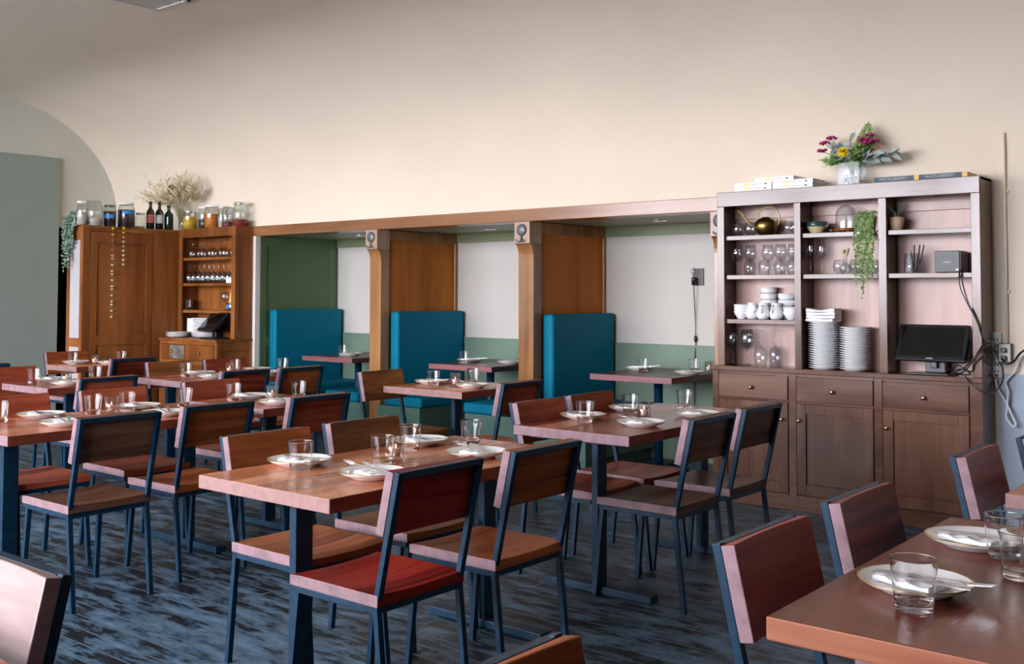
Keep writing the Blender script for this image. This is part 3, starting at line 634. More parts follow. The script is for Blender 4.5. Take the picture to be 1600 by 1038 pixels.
def chair(tone, xr, yc, side, lab, rz=None, tilt=0.0):
    """xr: rear edge of the back top; side 'R' = seated on the +x side of a table"""
    if tone not in PROTO: PROTO[tone] = make_chair(tone); o = PROTO[tone]
    else: o = dup(PROTO[tone])
    if rz is not None: o.location = (xr, yc, 0); o.rotation_euler = (0, 0, rz)
    else:
        o.location = (xr - 0.292, yc, 0) if side == 'R' else (xr + 0.292, yc, 0)
        o.rotation_euler = (0, 0, (0 if side == 'R' else PI) + tilt)
    tag(o, '%s wood and steel chair, %s' % (TONE[tone], lab), 'chair', 'wood and steel dining chairs')
    return o
chair('red', -2.297, 2.475, 'R', 'near right seat at the central foreground table')
chair('orange', -2.290, 3.035, 'R', 'far right seat at the central foreground table')
chair('orange', -3.430, 2.620, 'L', 'near left seat at the central foreground table')
chair('brown', -3.440, 3.140, 'L', 'far left seat at the central foreground table')
chair('dark', -2.268, 4.245, 'R', 'near right seat before the hutch')
chair('dark', -2.29, 4.79, 'R', 'far right seat before the hutch')
chair('rust', -3.365, 4.300, 'L', 'near left seat before the hutch')
chair('rust', -3.375, 4.775, 'L', 'far left seat before the hutch')
chair('deep', -1.130, 2.285, 'L', 'nearer left seat at the bottom right corner table')
chair('deep', -1.130, 2.880, 'L', 'farther left seat at the bottom right corner table')
chair('deep', -1.105, 3.910, 'L', 'nearer left seat at the right edge table')
chair('deep', -1.05, 4.560, 'L', 'farther left seat at the right edge table')
chair('dark', -4.345, 2.555, 'R', 'near right seat at the front left table')
chair('orange', -4.41, 3.130, 'R', 'far right seat at the front left table')
chair('rust', -5.66, 2.650, 'L', 'near left seat at the front left table')
chair('rust', -5.63, 3.220, 'L', 'far left seat at the front left table')
chair('rust', -4.372, 3.750, 'R', 'right seat at the small middle left table')
chair('rust', -5.700, 3.930, 'L', 'left seat at the small middle left table')
chair('rust', -4.074, 5.130, 'R', 'right seat at the small table by the booth posts')
chair('brown', -5.50, 5.210, 'L', 'left seat at the small table by the booth posts')
chair('rust', -6.20, 4.615, 'R', 'near right seat at the table near the corner cabinet')
chair('orange', -6.16, 5.090, 'R', 'far right seat at the table near the corner cabinet')
chair('brown', -7.530, 4.800, 'L', 'near left seat at the table near the corner cabinet')
chair('rust', -7.500, 5.310, 'L', 'far left seat at the table near the corner cabinet')
chair('rust', -6.37, 3.655, 'R', 'right seat at the small far left table')
chair('rust', -7.830, 3.650, 'L', 'left seat at the small far left table')
chair('rust', -8.09, 4.860, 'R', 'right seat at the farthest table')
chair('orange', -9.500, 4.970, 'L', 'left seat at the farthest table')
chair('dark', -8.20, 3.66, 'R', 'back just showing at the left edge of the picture')
chair('orange', -1.04, 1.18, 'L', 'back poking up at the bottom edge of the picture')
chair('gloss', -2.17, 0.768, 'R', 'sideways at the end of the bottom left corner table', rz=PI / 2)

# ================================================================== PLACE SETTINGS
def plate_mesh():
    p = [(0, 0.006), (0.060, 0.006), (0.066, 0.001), (0.074, 0.001), (0.080, 0.007), (0.105, 0.016), (0.1205, 0.0255), (0.1215, 0.0285), (0.1165, 0.0275), (0.100, 0.0185), (0.078, 0.0115), (0, 0.0105)]
    return MB().lathe(p, (0, 0, 0), 40, 0, True, [0, 0, 0, 0, 0, 0, 1, 1, 0, 0, 0]).mesh('plate', ['china', 'gold'])
def napkin_mesh():
    mb = MB(); nx, ny = 10, 5; vs = []
    rnd = random.Random(3)
    for lay in (0, 1):
        for i in range(nx + 1):
            for j in range(ny + 1):
                x = -0.07 + 0.14 * i / nx; y = -0.04 + 0.08 * j / ny + 0.004 * math.sin(i * 0.9)
                z = 0.0 if lay == 0 else 0.010 + 0.003 * math.sin(i * 1.3 + j) + rnd.uniform(0, 0.002)
                vs.append((x, y, z + 0.0125))
    N = (nx + 1) * (ny + 1); q = lambda i, j: i * (ny + 1) + j; fs = []
    for i in range(nx):
        for j in range(ny): fs += [(q(i, j), q(i, j + 1), q(i + 1, j + 1), q(i + 1, j)), (N + q(i, j), N + q(i + 1, j), N + q(i + 1, j + 1), N + q(i, j + 1))]
    for i in range(nx): fs += [(q(i, 0), q(i + 1, 0), N + q(i + 1, 0), N + q(i, 0)), (q(i, ny), N + q(i, ny), N + q(i + 1, ny), q(i + 1, ny))]
    for j in range(ny): fs += [(q(0, j), N + q(0, j), N + q(0, j + 1), q(0, j + 1)), (q(nx, j), q(nx, j + 1), N + q(nx, j + 1), N + q(nx, j))]
    return mb.add(vs, fs, 0, False).mesh('napkin', 'linen')
def fork_mesh():
    mb = MB(); z = lambda x: 0.0255 + 0.012 * (x + 0.07) / 0.2
    pts = [(-0.075, 0, z(-0.075)), (-0.03, 0, z(-0.03)), (0.04, 0, z(0.04)), (0.085, 0, z(0.085) + 0.002), (0.10, 0, z(0.1))]
    ws = [0.011, 0.010, 0.006, 0.008, 0.020]
    for (a, b_), (wa, wb) in zip(zip(pts, pts[1:]), zip(ws, ws[1:])):
        mb.hexa([(a[0], -wa / 2, a[2]), (b_[0], -wb / 2, b_[2]), (b_[0], wb / 2, b_[2]), (a[0], wa / 2, a[2]), (a[0], -wa / 2, a[2] + 0.0022), (b_[0], -wb / 2, b_[2] + 0.0022), (b_[0], wb / 2, b_[2] + 0.0022), (a[0], wa / 2, a[2] + 0.0022)])
    for k in range(4):
        y = -0.0082 + k * 0.00547
        mb.hexa([(0.10, y - 0.0014, z(0.1)), (0.145, y - 0.0009, z(0.145) + 0.004), (0.145, y + 0.0009, z(0.145) + 0.004), (0.10, y + 0.0014, z(0.1)), (0.10, y - 0.0014, z(0.1) + 0.002), (0.145, y - 0.0009, z(0.145) + 0.0055), (0.145, y + 0.0009, z(0.145) + 0.0055), (0.10, y + 0.0014, z(0.1) + 0.002)])
    return mb.mesh('fork', 'steel')
def knife_mesh():
    mb = MB(); z = lambda x: 0.0255 + 0.010 * (x + 0.08) / 0.2
    pts = [(-0.085, z(-0.085)), (-0.04, z(-0.04)), (0.01, z(0.01)), (0.03, z(0.03)), (0.10, z(0.10)), (0.125, z(0.125))]
    ws = [0.012, 0.011, 0.009, 0.015, 0.017, 0.004]; hs = [0.005, 0.005, 0.004, 0.0018, 0.0016, 0.001]
    for i in range(5):
        a, b_ = pts[i], pts[i + 1]; wa, wb = ws[i] / 2, ws[i + 1] / 2
        mb.hexa([(a[0], -wa, a[1]), (b_[0], -wb, b_[1]), (b_[0], wb, b_[1]), (a[0], wa, a[1]), (a[0], -wa, a[1] + hs[i]), (b_[0], -wb, b_[1] + hs[i + 1]), (b_[0], wb, b_[1] + hs[i + 1]), (a[0], wa, a[1] + hs[i])])
    return mb.mesh('knife', 'steel')
def tumbler_mesh():
    p = [(0, 0.001), (0.0335, 0.001), (0.0345, 0.0011), (0.0375, 0.0035), (0.0381, 0.006)]
    for i in range(9): p.append((0.0385 + 0.009 * i / 8, 0.010 + 0.095 * i / 8))
    p += [(0.0476, 0.1062), (0.0472, 0.1072), (0.0466, 0.1072), (0.0462, 0.1062)]
    for i in range(9): p.append((0.0460 - 0.0072 * i / 8, 0.105 - 0.079 * i / 8))
    p += [(0.0382, 0.0235), (0.036, 0.0205), (0.032, 0.0192), (0.030, 0.019), (0, 0.0185)]
    return MB().lathe(p, (0, 0, 0), 48).mesh('tumbler', 'glass')
def votive():
    t = bpy.data.objects.new('votive_candle', None); C.objects.link(t)
    p = [(0, 0.001), (0.030, 0.001), (0.033, 0.006), (0.037, 0.09), (0.0345, 0.09), (0.031, 0.014), (0, 0.012)]
    MB().lathe(p, (0, 0, 0), 28).obj('holder', 'tumbler', t)
    MB().lathe([(0, 0.0135), (0.019, 0.0135), (0.019, 0.045), (0.016, 0.043), (0, 0.042)], (0, 0, 0), 18).obj('candle', 'wax', t)
    MB().lathe([(0, 0.044), (0.004, 0.05), (0.0025, 0.058), (0, 0.066)], (0, 0, 0), 8).obj('flame', 'flame', t)
    return t
ME = dict(plate=plate_mesh(), napkin=napkin_mesh(), fork=fork_mesh(), knife=knife_mesh(), tumbler=tumbler_mesh())
def put(name, me, loc, rz, label, cat, group=None):
    o = bpy.data.objects.new(name, me); C.objects.link(o); o.location = loc; o.rotation_euler = (0, 0, rz)
    return tag(o, label, cat, group)
def setting(x, y, z, ang, where, rnd, dz=0.0, full=True):
    where = where.strip()
    put('dinner_plate', ME['plate'], (x, y, z), rnd.uniform(0, 6), 'white plate with a gold rim, %s' % where, 'plate', 'plates laid on the tables')
    put('folded_napkin', ME['napkin'], (x - 0.01 * math.cos(ang), y - 0.01 * math.sin(ang), z + 0.0005), ang + rnd.uniform(-0.25, 0.25), 'white folded napkin on the plate, %s' % where, 'napkin', 'napkins laid on the plates')
    o = put('fork', ME['fork'], (x - 0.012 * math.sin(ang), y + 0.012 * math.cos(ang), z), ang + 0.05 + rnd.uniform(-0.05, 0.05), 'steel fork lying across the plate, %s' % where, 'fork', 'forks laid on the plates'); o.scale = (1.15, 1.25, 1.0)
    o = put('table_knife', ME['knife'], (x + 0.018 * math.sin(ang), y - 0.018 * math.cos(ang), z), ang - 0.12 + rnd.uniform(-0.05, 0.05), 'steel knife lying across the plate, %s' % where, 'knife', 'knives laid on the plates'); o.scale = (1.1, 1.15, 1.0)
rnd = random.Random(11)
SET = dict(
    A=[(-3.135, 2.575, 0, 'near left seat'), (-2.725, 2.565, 1, 'near right seat'), (-3.165, 3.26, 0, 'far left seat'), (-2.755, 3.16, 1, 'far right seat')],
    B=[(-3.165, 4.47, 0, 'near left seat'), (-2.77, 4.41, 1, 'near right seat'), (-3.17, 4.93, 0, 'far left seat'), (-2.76, 4.94, 1, 'far right seat')],
    Cc=[(-0.775, 2.355, 0, 'nearer left seat'), (-0.79, 2.865, 0, 'farther left seat')],
    D=[(-5.345, 2.68, 0, 'near left seat'), (-4.945, 2.60, 1, 'near right seat'), (-5.34, 3.235, 0, 'far left seat'), (-4.945, 3.15, 1, 'far right seat')],
    Fm=[(-5.345, 4.00, 0, 'left seat'), (-4.945, 3.90, 1, 'right seat')],
    J=[(-5.235, 5.50, 0, 'left seat'), (-4.795, 5.45, 1, 'right seat')],
    G=[(-7.205, 4.90, 0, 'near left seat'), (-6.845, 4.77, 1, 'near right seat'), (-7.205, 5.45, 0, 'far left seat'), (-6.845, 5.28, 1, 'far right seat')],
    H=[(-7.49, 3.85, 0, 'left seat'), (-7.10, 3.75, 1, 'right seat')],
    I=[(-9.20, 4.93, 0, 'left seat'), (-8.94, 5.12, 1, 'right seat')])
for k, l in SET.items():
    for x, y, r, seat in l:
        ang = (PI - 0.3 if r else -0.12) + rnd.uniform(-0.12, 0.12)
        setting(x, y, 0.75, ang, '%s of %s' % (seat, TABLES[k][4]), rnd)
BS = [(-7.97, 7.19, 2.6, 'the left booth'), (-6.42, 7.26, 0.3, 'left side of the middle booth'), (-5.97, 7.30, 2.4, 'right side of the middle booth'),
      (-4.66, 7.40, 0.3, 'left side of the right booth'), (-4.12, 7.26, 2.4, 'right side of the right booth')]
for x, y, a, w in BS: setting(x, y, 0.77, a, w + ' table' if 'side' in w else w + ' table', rnd)
GL = dict(A=[(-3.04, 2.5), (-2.92, 2.8), (-3.07, 3.1), (-2.99, 3.39)], B=[(-3.06, 4.34), (-3.09, 4.81), (-3.0, 5.24)], Cc=[(-0.73, 2.21), (-0.70, 2.79), (-0.62, 2.61)],
    D=[(-5.32, 2.45), (-5.28, 2.93), (-5.27, 3.12), (-5.25, 3.47)], Fm=[(-5.30, 3.84), (-5.13, 4.20)], J=[(-5.10, 5.38), (-5.02, 5.72)],
    G=[(-7.13, 4.72), (-7.22, 5.24), (-7.05, 5.60)], H=[(-7.42, 3.66), (-7.33, 4.08)], I=[(-9.14, 4.87), (-9.06, 5.30)])
for k, l in GL.items():
    l = sorted(l, key=lambda p: p[0] * p[0] + p[1] * p[1])
    for i, (x, y) in enumerate(l):
        wh = ['nearest', 'second nearest', 'third nearest', 'farthest'][i] if i < len(l) - 1 else 'farthest'
        put('tumbler', ME['tumbler'], (x, y, 0.75), rnd.uniform(0, 6), 'clear glass tumbler, %s tumbler on %s' % (wh, TABLES[k][4]), 'glass', 'tumblers on the tables')
for x, y, w in ((-8.07, 7.17, 'on the left booth table'), (-6.35, 7.10, 'left side of the middle booth table'), (-6.00, 7.50, 'right side of the middle booth table'), (-4.55, 7.28, 'left side of the right booth table'), (-4.22, 7.52, 'right side of the right booth table')):
    put('tumbler', ME['tumbler'], (x, y, 0.77), rnd.uniform(0, 6), 'clear glass tumbler, %s' % w, 'glass', 'tumblers on the tables')
V0 = None
for k, (x, y), z in (('A', (-2.95, 2.9), .75), ('B', (-2.94, 4.71), .75), ('J', (-4.99, 5.49), .75), ('D', (-5.27, 3.03), .75), ('Fm', (-5.16, 4.02), .75), ('G', (-7.12, 5.12), .75), ('H', (-7.28, 3.83), .75), ('I', (-9.03, 5.02), .75), (None, (-4.10, 7.55), .77)):
    if V0 is None: V0 = votive(); o = V0
    else: o = dup(V0)
    o.location = (x, y, z)
    tag(o, 'small votive candle in a glass on %s' % (TABLES[k][4] if k else 'the right booth table'), 'candle', 'votive candles on the tables')

# ================================================================== RIGHT HUTCH
HX0, HX1 = -3.43, -1.72; HY0, HY1 = 6.44, 6.69
t = thing('hutch', ((HX0 + HX1) / 2, 6.56, 0), 'tall brown wooden hutch with open shelves above drawers and doors', 'hutch')
ox, oy = (HX0 + HX1) / 2, 6.56
def hb(name, x0, x1, y0, y1, z0, z1, mat='hutch', bev=0.003, par=None):
    return MB().box(x0 - ox, x1 - ox, y0 - oy, y1 - oy, z0, z1).obj(name, mat, par or t, bev)
BX0, BX1 = -3.475, -1.722; BF = 6.45
mb = MB()
def hbx(x0, x1, y0, y1, z0, z1): mb.box(x0 - ox, x1 - ox, y0 - oy, y1 - oy, z0, z1)
hbx(BX0, BX1, BF + 0.02, 6.69, 0.0, 0.885)
for a, b_ in ((BX0, -3.43), (-2.922, -2.869), (-2.360, -2.308), (-1.795, BX1)): hbx(a, b_, BF, BF + 0.02, 0.0, 0.885)
for a, b_ in ((-3.43, -2.922), (-2.869, -2.360), (-2.308, -1.795)):
    for z0, z1 in ((0.0, 0.10), (0.70, 0.70), (0.868, 0.885)):
        if z1 > z0: hbx(a, b_, BF, BF + 0.02, z0, z1)
mb.obj('base_cabinet', 'hutch', t, 0.002)
mb = MB(); hbx(BX0, BX1, BF - 0.012, BF - 0.0005, 0.0, 0.075); mb.obj('plinth', 'hutch', t, 0.003)
hb('countertop', BX0 - 0.012, BX1 + 0.004, BF - 0.022, 6.692, 0.885, 0.917)
def knob(x, y, z, par, r=0.014):
    m2 = MB(); o0 = len(m2.v)
    m2.lathe([(0.005, 0), (0.006, 0.010), (r, 0.014), (r * 1.02, 0.020), (r * 0.6, 0.027), (0, 0.028)], (0, 0, 0), 16)
    for i in range(o0, len(m2.v)): a, b_, c = m2.v[i]; m2.v[i] = (a, -c, b_)
    return m2.obj('knob', 'knob', par, 0, (x, y, z))
for k, (a, b_, kx, kd) in enumerate(((-3.43, -2.922, -3.183, -2.964), (-2.869, -2.360, -2.621, -2.846), (-2.308, -1.795, -2.054, -2.279))):
    d = hb('drawer', a + 0.004, b_ - 0.004, BF - 0.006, BF + 0.018, 0.708, 0.864, 'hutch')
    knob(kx - ox, BF - 0.006 - oy, 0.781, d)
    d = bpy.data.objects.new('door', None)
    # frame-and-panel door
    mb = MB(); z0, z1 = 0.105, 0.692; a0, b0 = a + 0.004, b_ - 0.004; st = 0.062
    y0, y1 = BF - 0.006, BF + 0.018
    hbx(a0, a0 + st, y0, y1, z0, z1); hbx(b0 - st, b0, y0, y1, z0, z1); hbx(a0 + st, b0 - st, y0, y1, z0, z0 + st + 0.01); hbx(a0 + st, b0 - st, y0, y1, z1 - st, z1)
    hbx(a0 + st, b0 - st, y0 + 0.012, y1, z0 + st + 0.01, z1 - st)
    dd = mb.obj('door', 'hutch_v', t, 0.002)
    knob(kd - ox, BF - 0.006 - oy, 0.583, dd)
    bpy.data.objects.remove(d)
# rail between drawers and doors sits flush with the stiles
mb = MB()
for a, b_ in ((-3.43, -2.922), (-2.869, -2.360), (-2.308, -1.795)): hbx(a, b_, BF, BF + 0.02, 0.693, 0.707)
mb.obj('rail', 'hutch', t)
# upper unit
Z0, ZT = 0.917, 2.10
mb = MB()
hbx(HX0, HX0 + 0.02, HY0 + 0.02, HY1, Z0, ZT); hbx(HX1 - 0.02, HX1, HY0 + 0.02, HY1, Z0, ZT)
for x in (-2.848, -2.294): hbx(x - 0.01, x + 0.01, HY0 + 0.02, HY1 - 0.012, Z0, ZT - 0.02)
mb.obj('upright', 'hutch_v', t, 0.002)
mb = MB()
for a, b_ in ((HX0, -3.376), (-2.871, -2.825), (-2.319, -2.268), (-1.772, HX1)): hbx(a, b_, HY0, HY0 + 0.02, Z0, 2.0)
mb.obj('stile', 'hutch_v', t, 0.002)
hb('top_rail', HX0, HX1, HY0, HY0 + 0.02, 2.0, ZT)
hb('top_board', HX0, HX1, HY0 + 0.02, HY1, ZT - 0.02, ZT)
hb('back_panel', HX0 + 0.02, HX1 - 0.02, HY1 - 0.012, HY1, Z0, ZT - 0.02, 'hutch_back_lit', 0)
hb('back_batten', HX0 + 0.02, HX1 - 0.02, HY1 - 0.03, HY1 - 0.012, 1.925, 1.99, 'hutch_back_lit')
BAYS = [(-3.41, -2.858), (-2.838, -2.304), (-2.284, -1.74)]
for i, (a, b_) in enumerate(BAYS):
    for z in ((1.80, 1.533, 1.233) if i == 0 else (1.80, 1.533)):
        hb('shelf', a, b_, HY0 + 0.021, HY1 - 0.013, z - 0.03, z, 'hutch', 0.002)
SH1, SH2, SH3, CT = 1.80, 1.533, 1.233, 0.917

# ---- on top of the hutch
TOP = 2.10
def book(name, x0, x1, y0, d, z0, th, cover, lab, grp, deco=None):
    t = thing(name, ((x0 + x1) / 2, y0, z0), lab, 'book', 0, grp); h = (x1 - x0) / 2
    MB().box(-h, h, 0, d, 0, 0.002).box(-h, h, 0, d, th - 0.002, th).box(-h, h, 0, 0.003, 0.002, th - 0.002).obj('cover', cover, t, 0.0006)
    MB().box(-h + 0.003, h - 0.003, 0.0035, d - 0.004, 0.0025, th - 0.0025).obj('pages', 'paper', t)
    if deco == 'white':
        MB().box(0.05 - h + 0.02, 0.10 - h + 0.02, -0.0008, 0, th * 0.3, th * 0.75).obj('spine_emblem', 'yellowink', t)
        mb = MB()
        for i in range(9): mb.box(-h + 0.125 + i * 0.009, -h + 0.131 + i * 0.009, -0.0008, 0, th * 0.4, th * 0.62)
        mb.obj('spine_lettering', 'ink', t); MB().box(h - 0.055, h - 0.038, -0.0008, 0, th * 0.35, th * 0.65).obj('spine_mark', 'inkdark', t)
    if deco == 'dark':
        MB().box(h - 0.03, h, -0.001, d, -0.0003, th + 0.0005).obj('end_band', 'bookband', t)
        cu = bpy.data.curves.new('lettering', 'FONT'); cu.body = 'HUCKLEBERRY'; cu.size = 0.026; cu.align_x = 'CENTER'; cu.align_y = 'CENTER'; cu.extrude = 0.0004
        o = bpy.data.objects.new('tmp', cu); C.objects.link(o)
        me = bpy.data.meshes.new_from_object(o.evaluated_get(bpy.context.evaluated_depsgraph_get()))
        bpy.data.objects.remove(o); me.materials.clear(); me.materials.append(MAT['ink'])
        l = bpy.data.objects.new('spine_lettering', me); C.objects.link(l); l.parent = t; l.location = (-0.02, -0.0006, th / 2); l.rotation_euler = (PI / 2, 0, 0)
    return t
WB = 'white books on top of the hutch'
book('white_book', -3.305, -3.032, 6.452, 0.2, TOP, 0.028, 'bookwhite', 'white book, bottom left of the white books on the hutch', WB, 'white')
book('white_book', -3.300, -3.027, 6.450, 0.2, TOP + 0.0285, 0.028, 'bookwhite', 'white book, second layer left of the white books on the hutch', WB, 'white')
book('white_book', -3.024, -2.744, 6.448, 0.2, TOP, 0.028, 'bookwhite', 'white book, bottom right of the white books on the hutch', WB, 'white')
book('white_book', -3.022, -2.742, 6.450, 0.2, TOP + 0.0285, 0.028, 'bookwhite', 'white book, second layer right of the white books on the hutch', WB, 'white')
book('white_book', -3.158, -2.880, 6.462, 0.2, TOP + 0.057, 0.028, 'bookwhite', 'white book lying on top of the other white books on the hutch', WB, 'white')
book('dark_book', -2.345, -2.070, 6.452, 0.2, TOP, 0.030, 'bookblue', 'slate blue book on the hutch, nearer the flower vase', 'slate books on top of the hutch', 'dark')
book('dark_book', -2.066, -1.790, 6.452, 0.2, TOP, 0.030, 'bookblue', 'slate blue book on the hutch, nearer its right end', 'slate books on top of the hutch', 'dark')
# vase and its flowers
VX, VY = -2.53, 6.57
mb = MB().box(-0.075, 0.075, -0.06, 0.06, 0.0, 0.006)
for a in ((-0.075, -0.070, -0.06, 0.06), (0.070, 0.075, -0.06, 0.06), (-0.07, 0.07, -0.06, -0.055), (-0.07, 0.07, 0.055, 0.06)): mb.box(*a, 0.006, 0.15)
tag(mb.obj('glass_vase', 'vase', None, 0.001, (VX, VY, TOP)), 'square clear glass vase holding fresh flowers on the hutch', 'vase')
mb = MB()
rv = random.Random(5)
for i in range(26): mb.blob((rv.uniform(-0.05, 0.05), rv.uniform(-0.04, 0.04), 0.018 + rv.uniform(0, 0.045)), rv.uniform(0.010, 0.016), (1, 1, 0.8), 6, 0, 0.2)
tag(mb.obj('white_pebbles', 'pebble', None, 0, (VX, VY, TOP)), 'white pebbles filling the square flower vase', 'pebbles', None, 'stuff')
def stem(name, lab, cat, tip, headfn, mats, smat='leaf', lx=0.0, grp='fresh flowers in the vase on the hutch'):
    t = thing(name, (VX + lx, VY, TOP + 0.03), lab, cat, 0, grp)
    tx, ty, tz = tip[0] - (VX + lx), tip[1] - VY, tip[2] - TOP - 0.03
    MB().tube([(0, 0, 0), (tx * 0.12, ty * 0.12, 0.11), (tx * 0.55, ty * 0.55, 0.11 + (tz - 0.11) * 0.55), (tx, ty, tz)], 0.0022, 5).obj('stem', smat, t)
    mb = MB(); nm = headfn(mb, Vector((tx, ty, tz))); mb.obj(nm, mats, t)
def yarrow(mb, p):
    for i in range(16):
        a = rv.uniform(0, 6.28); r = 0.033 * math.sqrt(rv.random()); mb.blob((p.x + r * math.cos(a), p.y + r * math.sin(a), p.z + 0.014 * (1 - (r / 0.033) ** 2)), 0.0105, (1, 1, 0.8), 6, 0, 0.15)
    return 'flower_head'
def rosef(mb, p):
    ax = Vector((0.1, -0.9, 0.45)).normalized(); u = ax.cross(Vector((1, 0, 0))).normalized(); v = ax.cross(u)
    for lay in range(4):
        for i in range(8 - lay):
            a = i * 6.28 / (8 - lay) + lay * 0.5; d = u * math.cos(a) + v * math.sin(a) + ax * (0.15 + lay * 0.45); mb.leaf(p + ax * 0.006 * lay, d, ax, 0.042 - lay * 0.004, 0.036, 0, -0.3)
    for i in range(14):
        a = i * 2.4; r = 0.020 * math.sqrt(i / 14); mb.blob(p + ax * 0.02 + u * r * math.cos(a) + v * r * math.sin(a), 0.011, (1, 1, 1), 6, 0, 0.2)
    return 'flower_head'
def fernf(mb, p):
    base = Vector((p.x - 0.02, p.y, p.z - 0.16)); 
    for i in range(9):
        q = i / 9; c = base.lerp(p, q); ln = 0.075 * (1 - q) + 0.014
        for s_ in (-1, 1):
            d = Vector((s_ * 1.0, 0.15 * s_, 0.5)).normalized(); mb.leaf(c, d, (0, -1, 0.2), ln, 0.016, 0, 0.1)
            for k in range(5):
                for u_ in (-1, 1): mb.leaf(c + d * ln * (0.15 + k * 0.16), d + Vector((-0.5 * s_ * u_, 0, 0.9 * u_)), (0, -1, 0.2), 0.022 * (1 - k * 0.12) * (1.1 - 0.6 * q), 0.009, 0, 0.1, 2)
    mb.tube([base, p], 0.002, 5)
    mb.leaf(p - Vector((0, 0, 0.02)), (0.1, 0, 1), (0, -1, 0), 0.035, 0.012)
    return 'frond'
def leafs(n, ln, w, spread, mi=0):
    def f(mb, p):
        for i in range(n):
            d = Vector((rv.uniform(-1, 1), rv.uniform(-0.9, 0.5), rv.uniform(-0.4, 0.7))); d.x += 0.8 * (1 if p.x > 0 else -1)
            c = p * (1 - 0.55 * rv.random()); c.z = max(c.z, 0.12 + 0.02 * rv.random())
            mb.leaf(c, d, (rv.uniform(-.5, .5), -1, 0.6), ln * rv.uniform(0.7, 1.15), w * rv.uniform(0.8, 1.2), 0, 0.3, 4)
        return 'leaves'
    return f
for p, w in (((-2.69, 6.53, 2.385), 'large head at the far left'), ((-2.705, 6.52, 2.335), 'lowest head at the left'), ((-2.655, 6.55, 2.415), 'highest head at the left'), ((-2.44, 6.54, 2.385), 'left head of the right cluster'), ((-2.40, 6.55, 2.41), 'top head of the right cluster'), ((-2.425, 6.53, 2.36), 'lowest head of the right cluster'), ((-2.385, 6.56, 2.375), 'right head of the right cluster')):
    stem('pink_yarrow', 'magenta yarrow flower in the hutch vase, %s' % w, 'flower', p, yarrow, 'pink')
stem('yellow_rose', 'yellow rose at the front of the hutch vase', 'flower', (-2.545, 6.47, 2.30), rosef, 'yellow')
stem('fern_frond', 'tall green fern frond rising from the hutch vase', 'fern', (-2.425, 6.58, 2.50), fernf, 'leaf_light')
stem('leafy_stem', 'dark green leafy stem at the left of the hutch vase', 'foliage', (-2.62, 6.55, 2.32), leafs(26, 0.06, 0.018, 1), 'leaf')
stem('leafy_stem', 'green leafy stem in the middle of the hutch vase', 'foliage', (-2.50, 6.53, 2.36), leafs(24, 0.055, 0.026, 1), 'leaf_light')
stem('leafy_stem', 'broad green leaves under the fern in the hutch vase', 'foliage', (-2.465, 6.56, 2.39), leafs(9, 0.065, 0.034, 1), 'leaf')
stem('silver_leaf_stem', 'silver-grey leaves leaning right from the hutch vase', 'foliage', (-2.36, 6.54, 2.30), leafs(30, 0.075, 0.034, 1), 'silver')
stem('silver_leaf_stem', 'large grey lamb-ear leaves at the far right of the hutch vase', 'foliage', (-2.27, 6.56, 2.295), leafs(9, 0.09, 0.042, 1), 'silver')
stem('silver_leaf_stem', 'pale silver leaves behind the yellow rose in the hutch vase', 'foliage', (-2.58, 6.57, 2.36), leafs(16, 0.065, 0.026, 1), 'silver')
stem('silver_leaf_stem', 'pale silver leaf reaching left from the hutch vase', 'foliage', (-2.70, 6.55, 2.30), leafs(3, 0.09, 0.05, 1), 'drypale')
stem('leafy_stem', 'narrow green leaves drooping at the front left of the hutch vase', 'foliage', (-2.66, 6.49, 2.27), leafs(22, 0.065, 0.016, 1), 'leaf_light')
stem('leafy_stem', 'green leaves at the back right of the hutch vase', 'foliage', (-2.42, 6.60, 2.36), leafs(20, 0.055, 0.024, 1), 'leaf')
stem('silver_leaf_stem', 'small silver leaves above the yellow rose in the hutch vase', 'foliage', (-2.53, 6.55, 2.40), leafs(10, 0.07, 0.03, 1), 'silver')
stem('leafy_stem', 'bright green broad leaf stem beside the fern in the hutch vase', 'foliage', (-2.475, 6.54, 2.42), leafs(12, 0.05, 0.03, 1), 'leaf_light')
stem('silver_leaf_stem', 'pale silver leaves between the left yarrow and the rose', 'foliage', (-2.625, 6.53, 2.375), leafs(12, 0.065, 0.032, 1), 'silver')
stem('brown_seed_spray', 'brownish seed spray at the right of the hutch vase', 'foliage', (-2.345, 6.57, 2.375), leafs(14, 0.03, 0.02, 1), 'drybrown')

# ---- shelf items
def can():
    t = thing('watering_can', (-3.125, 6.56, SH1), 'round brass watering can with a long spout on the top left shelf', 'watering can')
    mb = MB().lathe([(0, 0.001), (0.035, 0.001), (0.062, 0.02), (0.077, 0.055), (0.074, 0.085), (0.055, 0.108), (0.03, 0.117), (0.026, 0.125), (0.02, 0.125), (0.0, 0.112)], (0, 0, 0), 32); mb.obj('body', 'brass', t)
    MB().tube([(-0.068, -0.01, 0.05), (-0.10, -0.013, 0.072), (-0.135, -0.016, 0.11), (-0.165, -0.018, 0.155), (-0.195, -0.02, 0.178), (-0.235, -0.022, 0.185)], 0.006, 10, scale=[1.5, 1.2, 1, 0.85, 0.8, 0.75]).obj('spout', 'brass', t)
    MB().tube([(-0.055, 0, 0.085)] + [(0.02 + 0.082 * math.cos(a), 0, 0.115 + 0.082 * math.sin(a)) for a in [PI * (1.0 - 0.13 * i) for i in range(0, 10)]] + [(0.068, 0, 0.045)], 0.0045, 8, up=(0, 1, 0)).obj('handle', 'brass', t)
    MB().tube([(-0.125, -0.015, 0.098), (-0.055, -0.006, 0.098)], 0.003, 6).obj('brace', 'brass', t)
can()
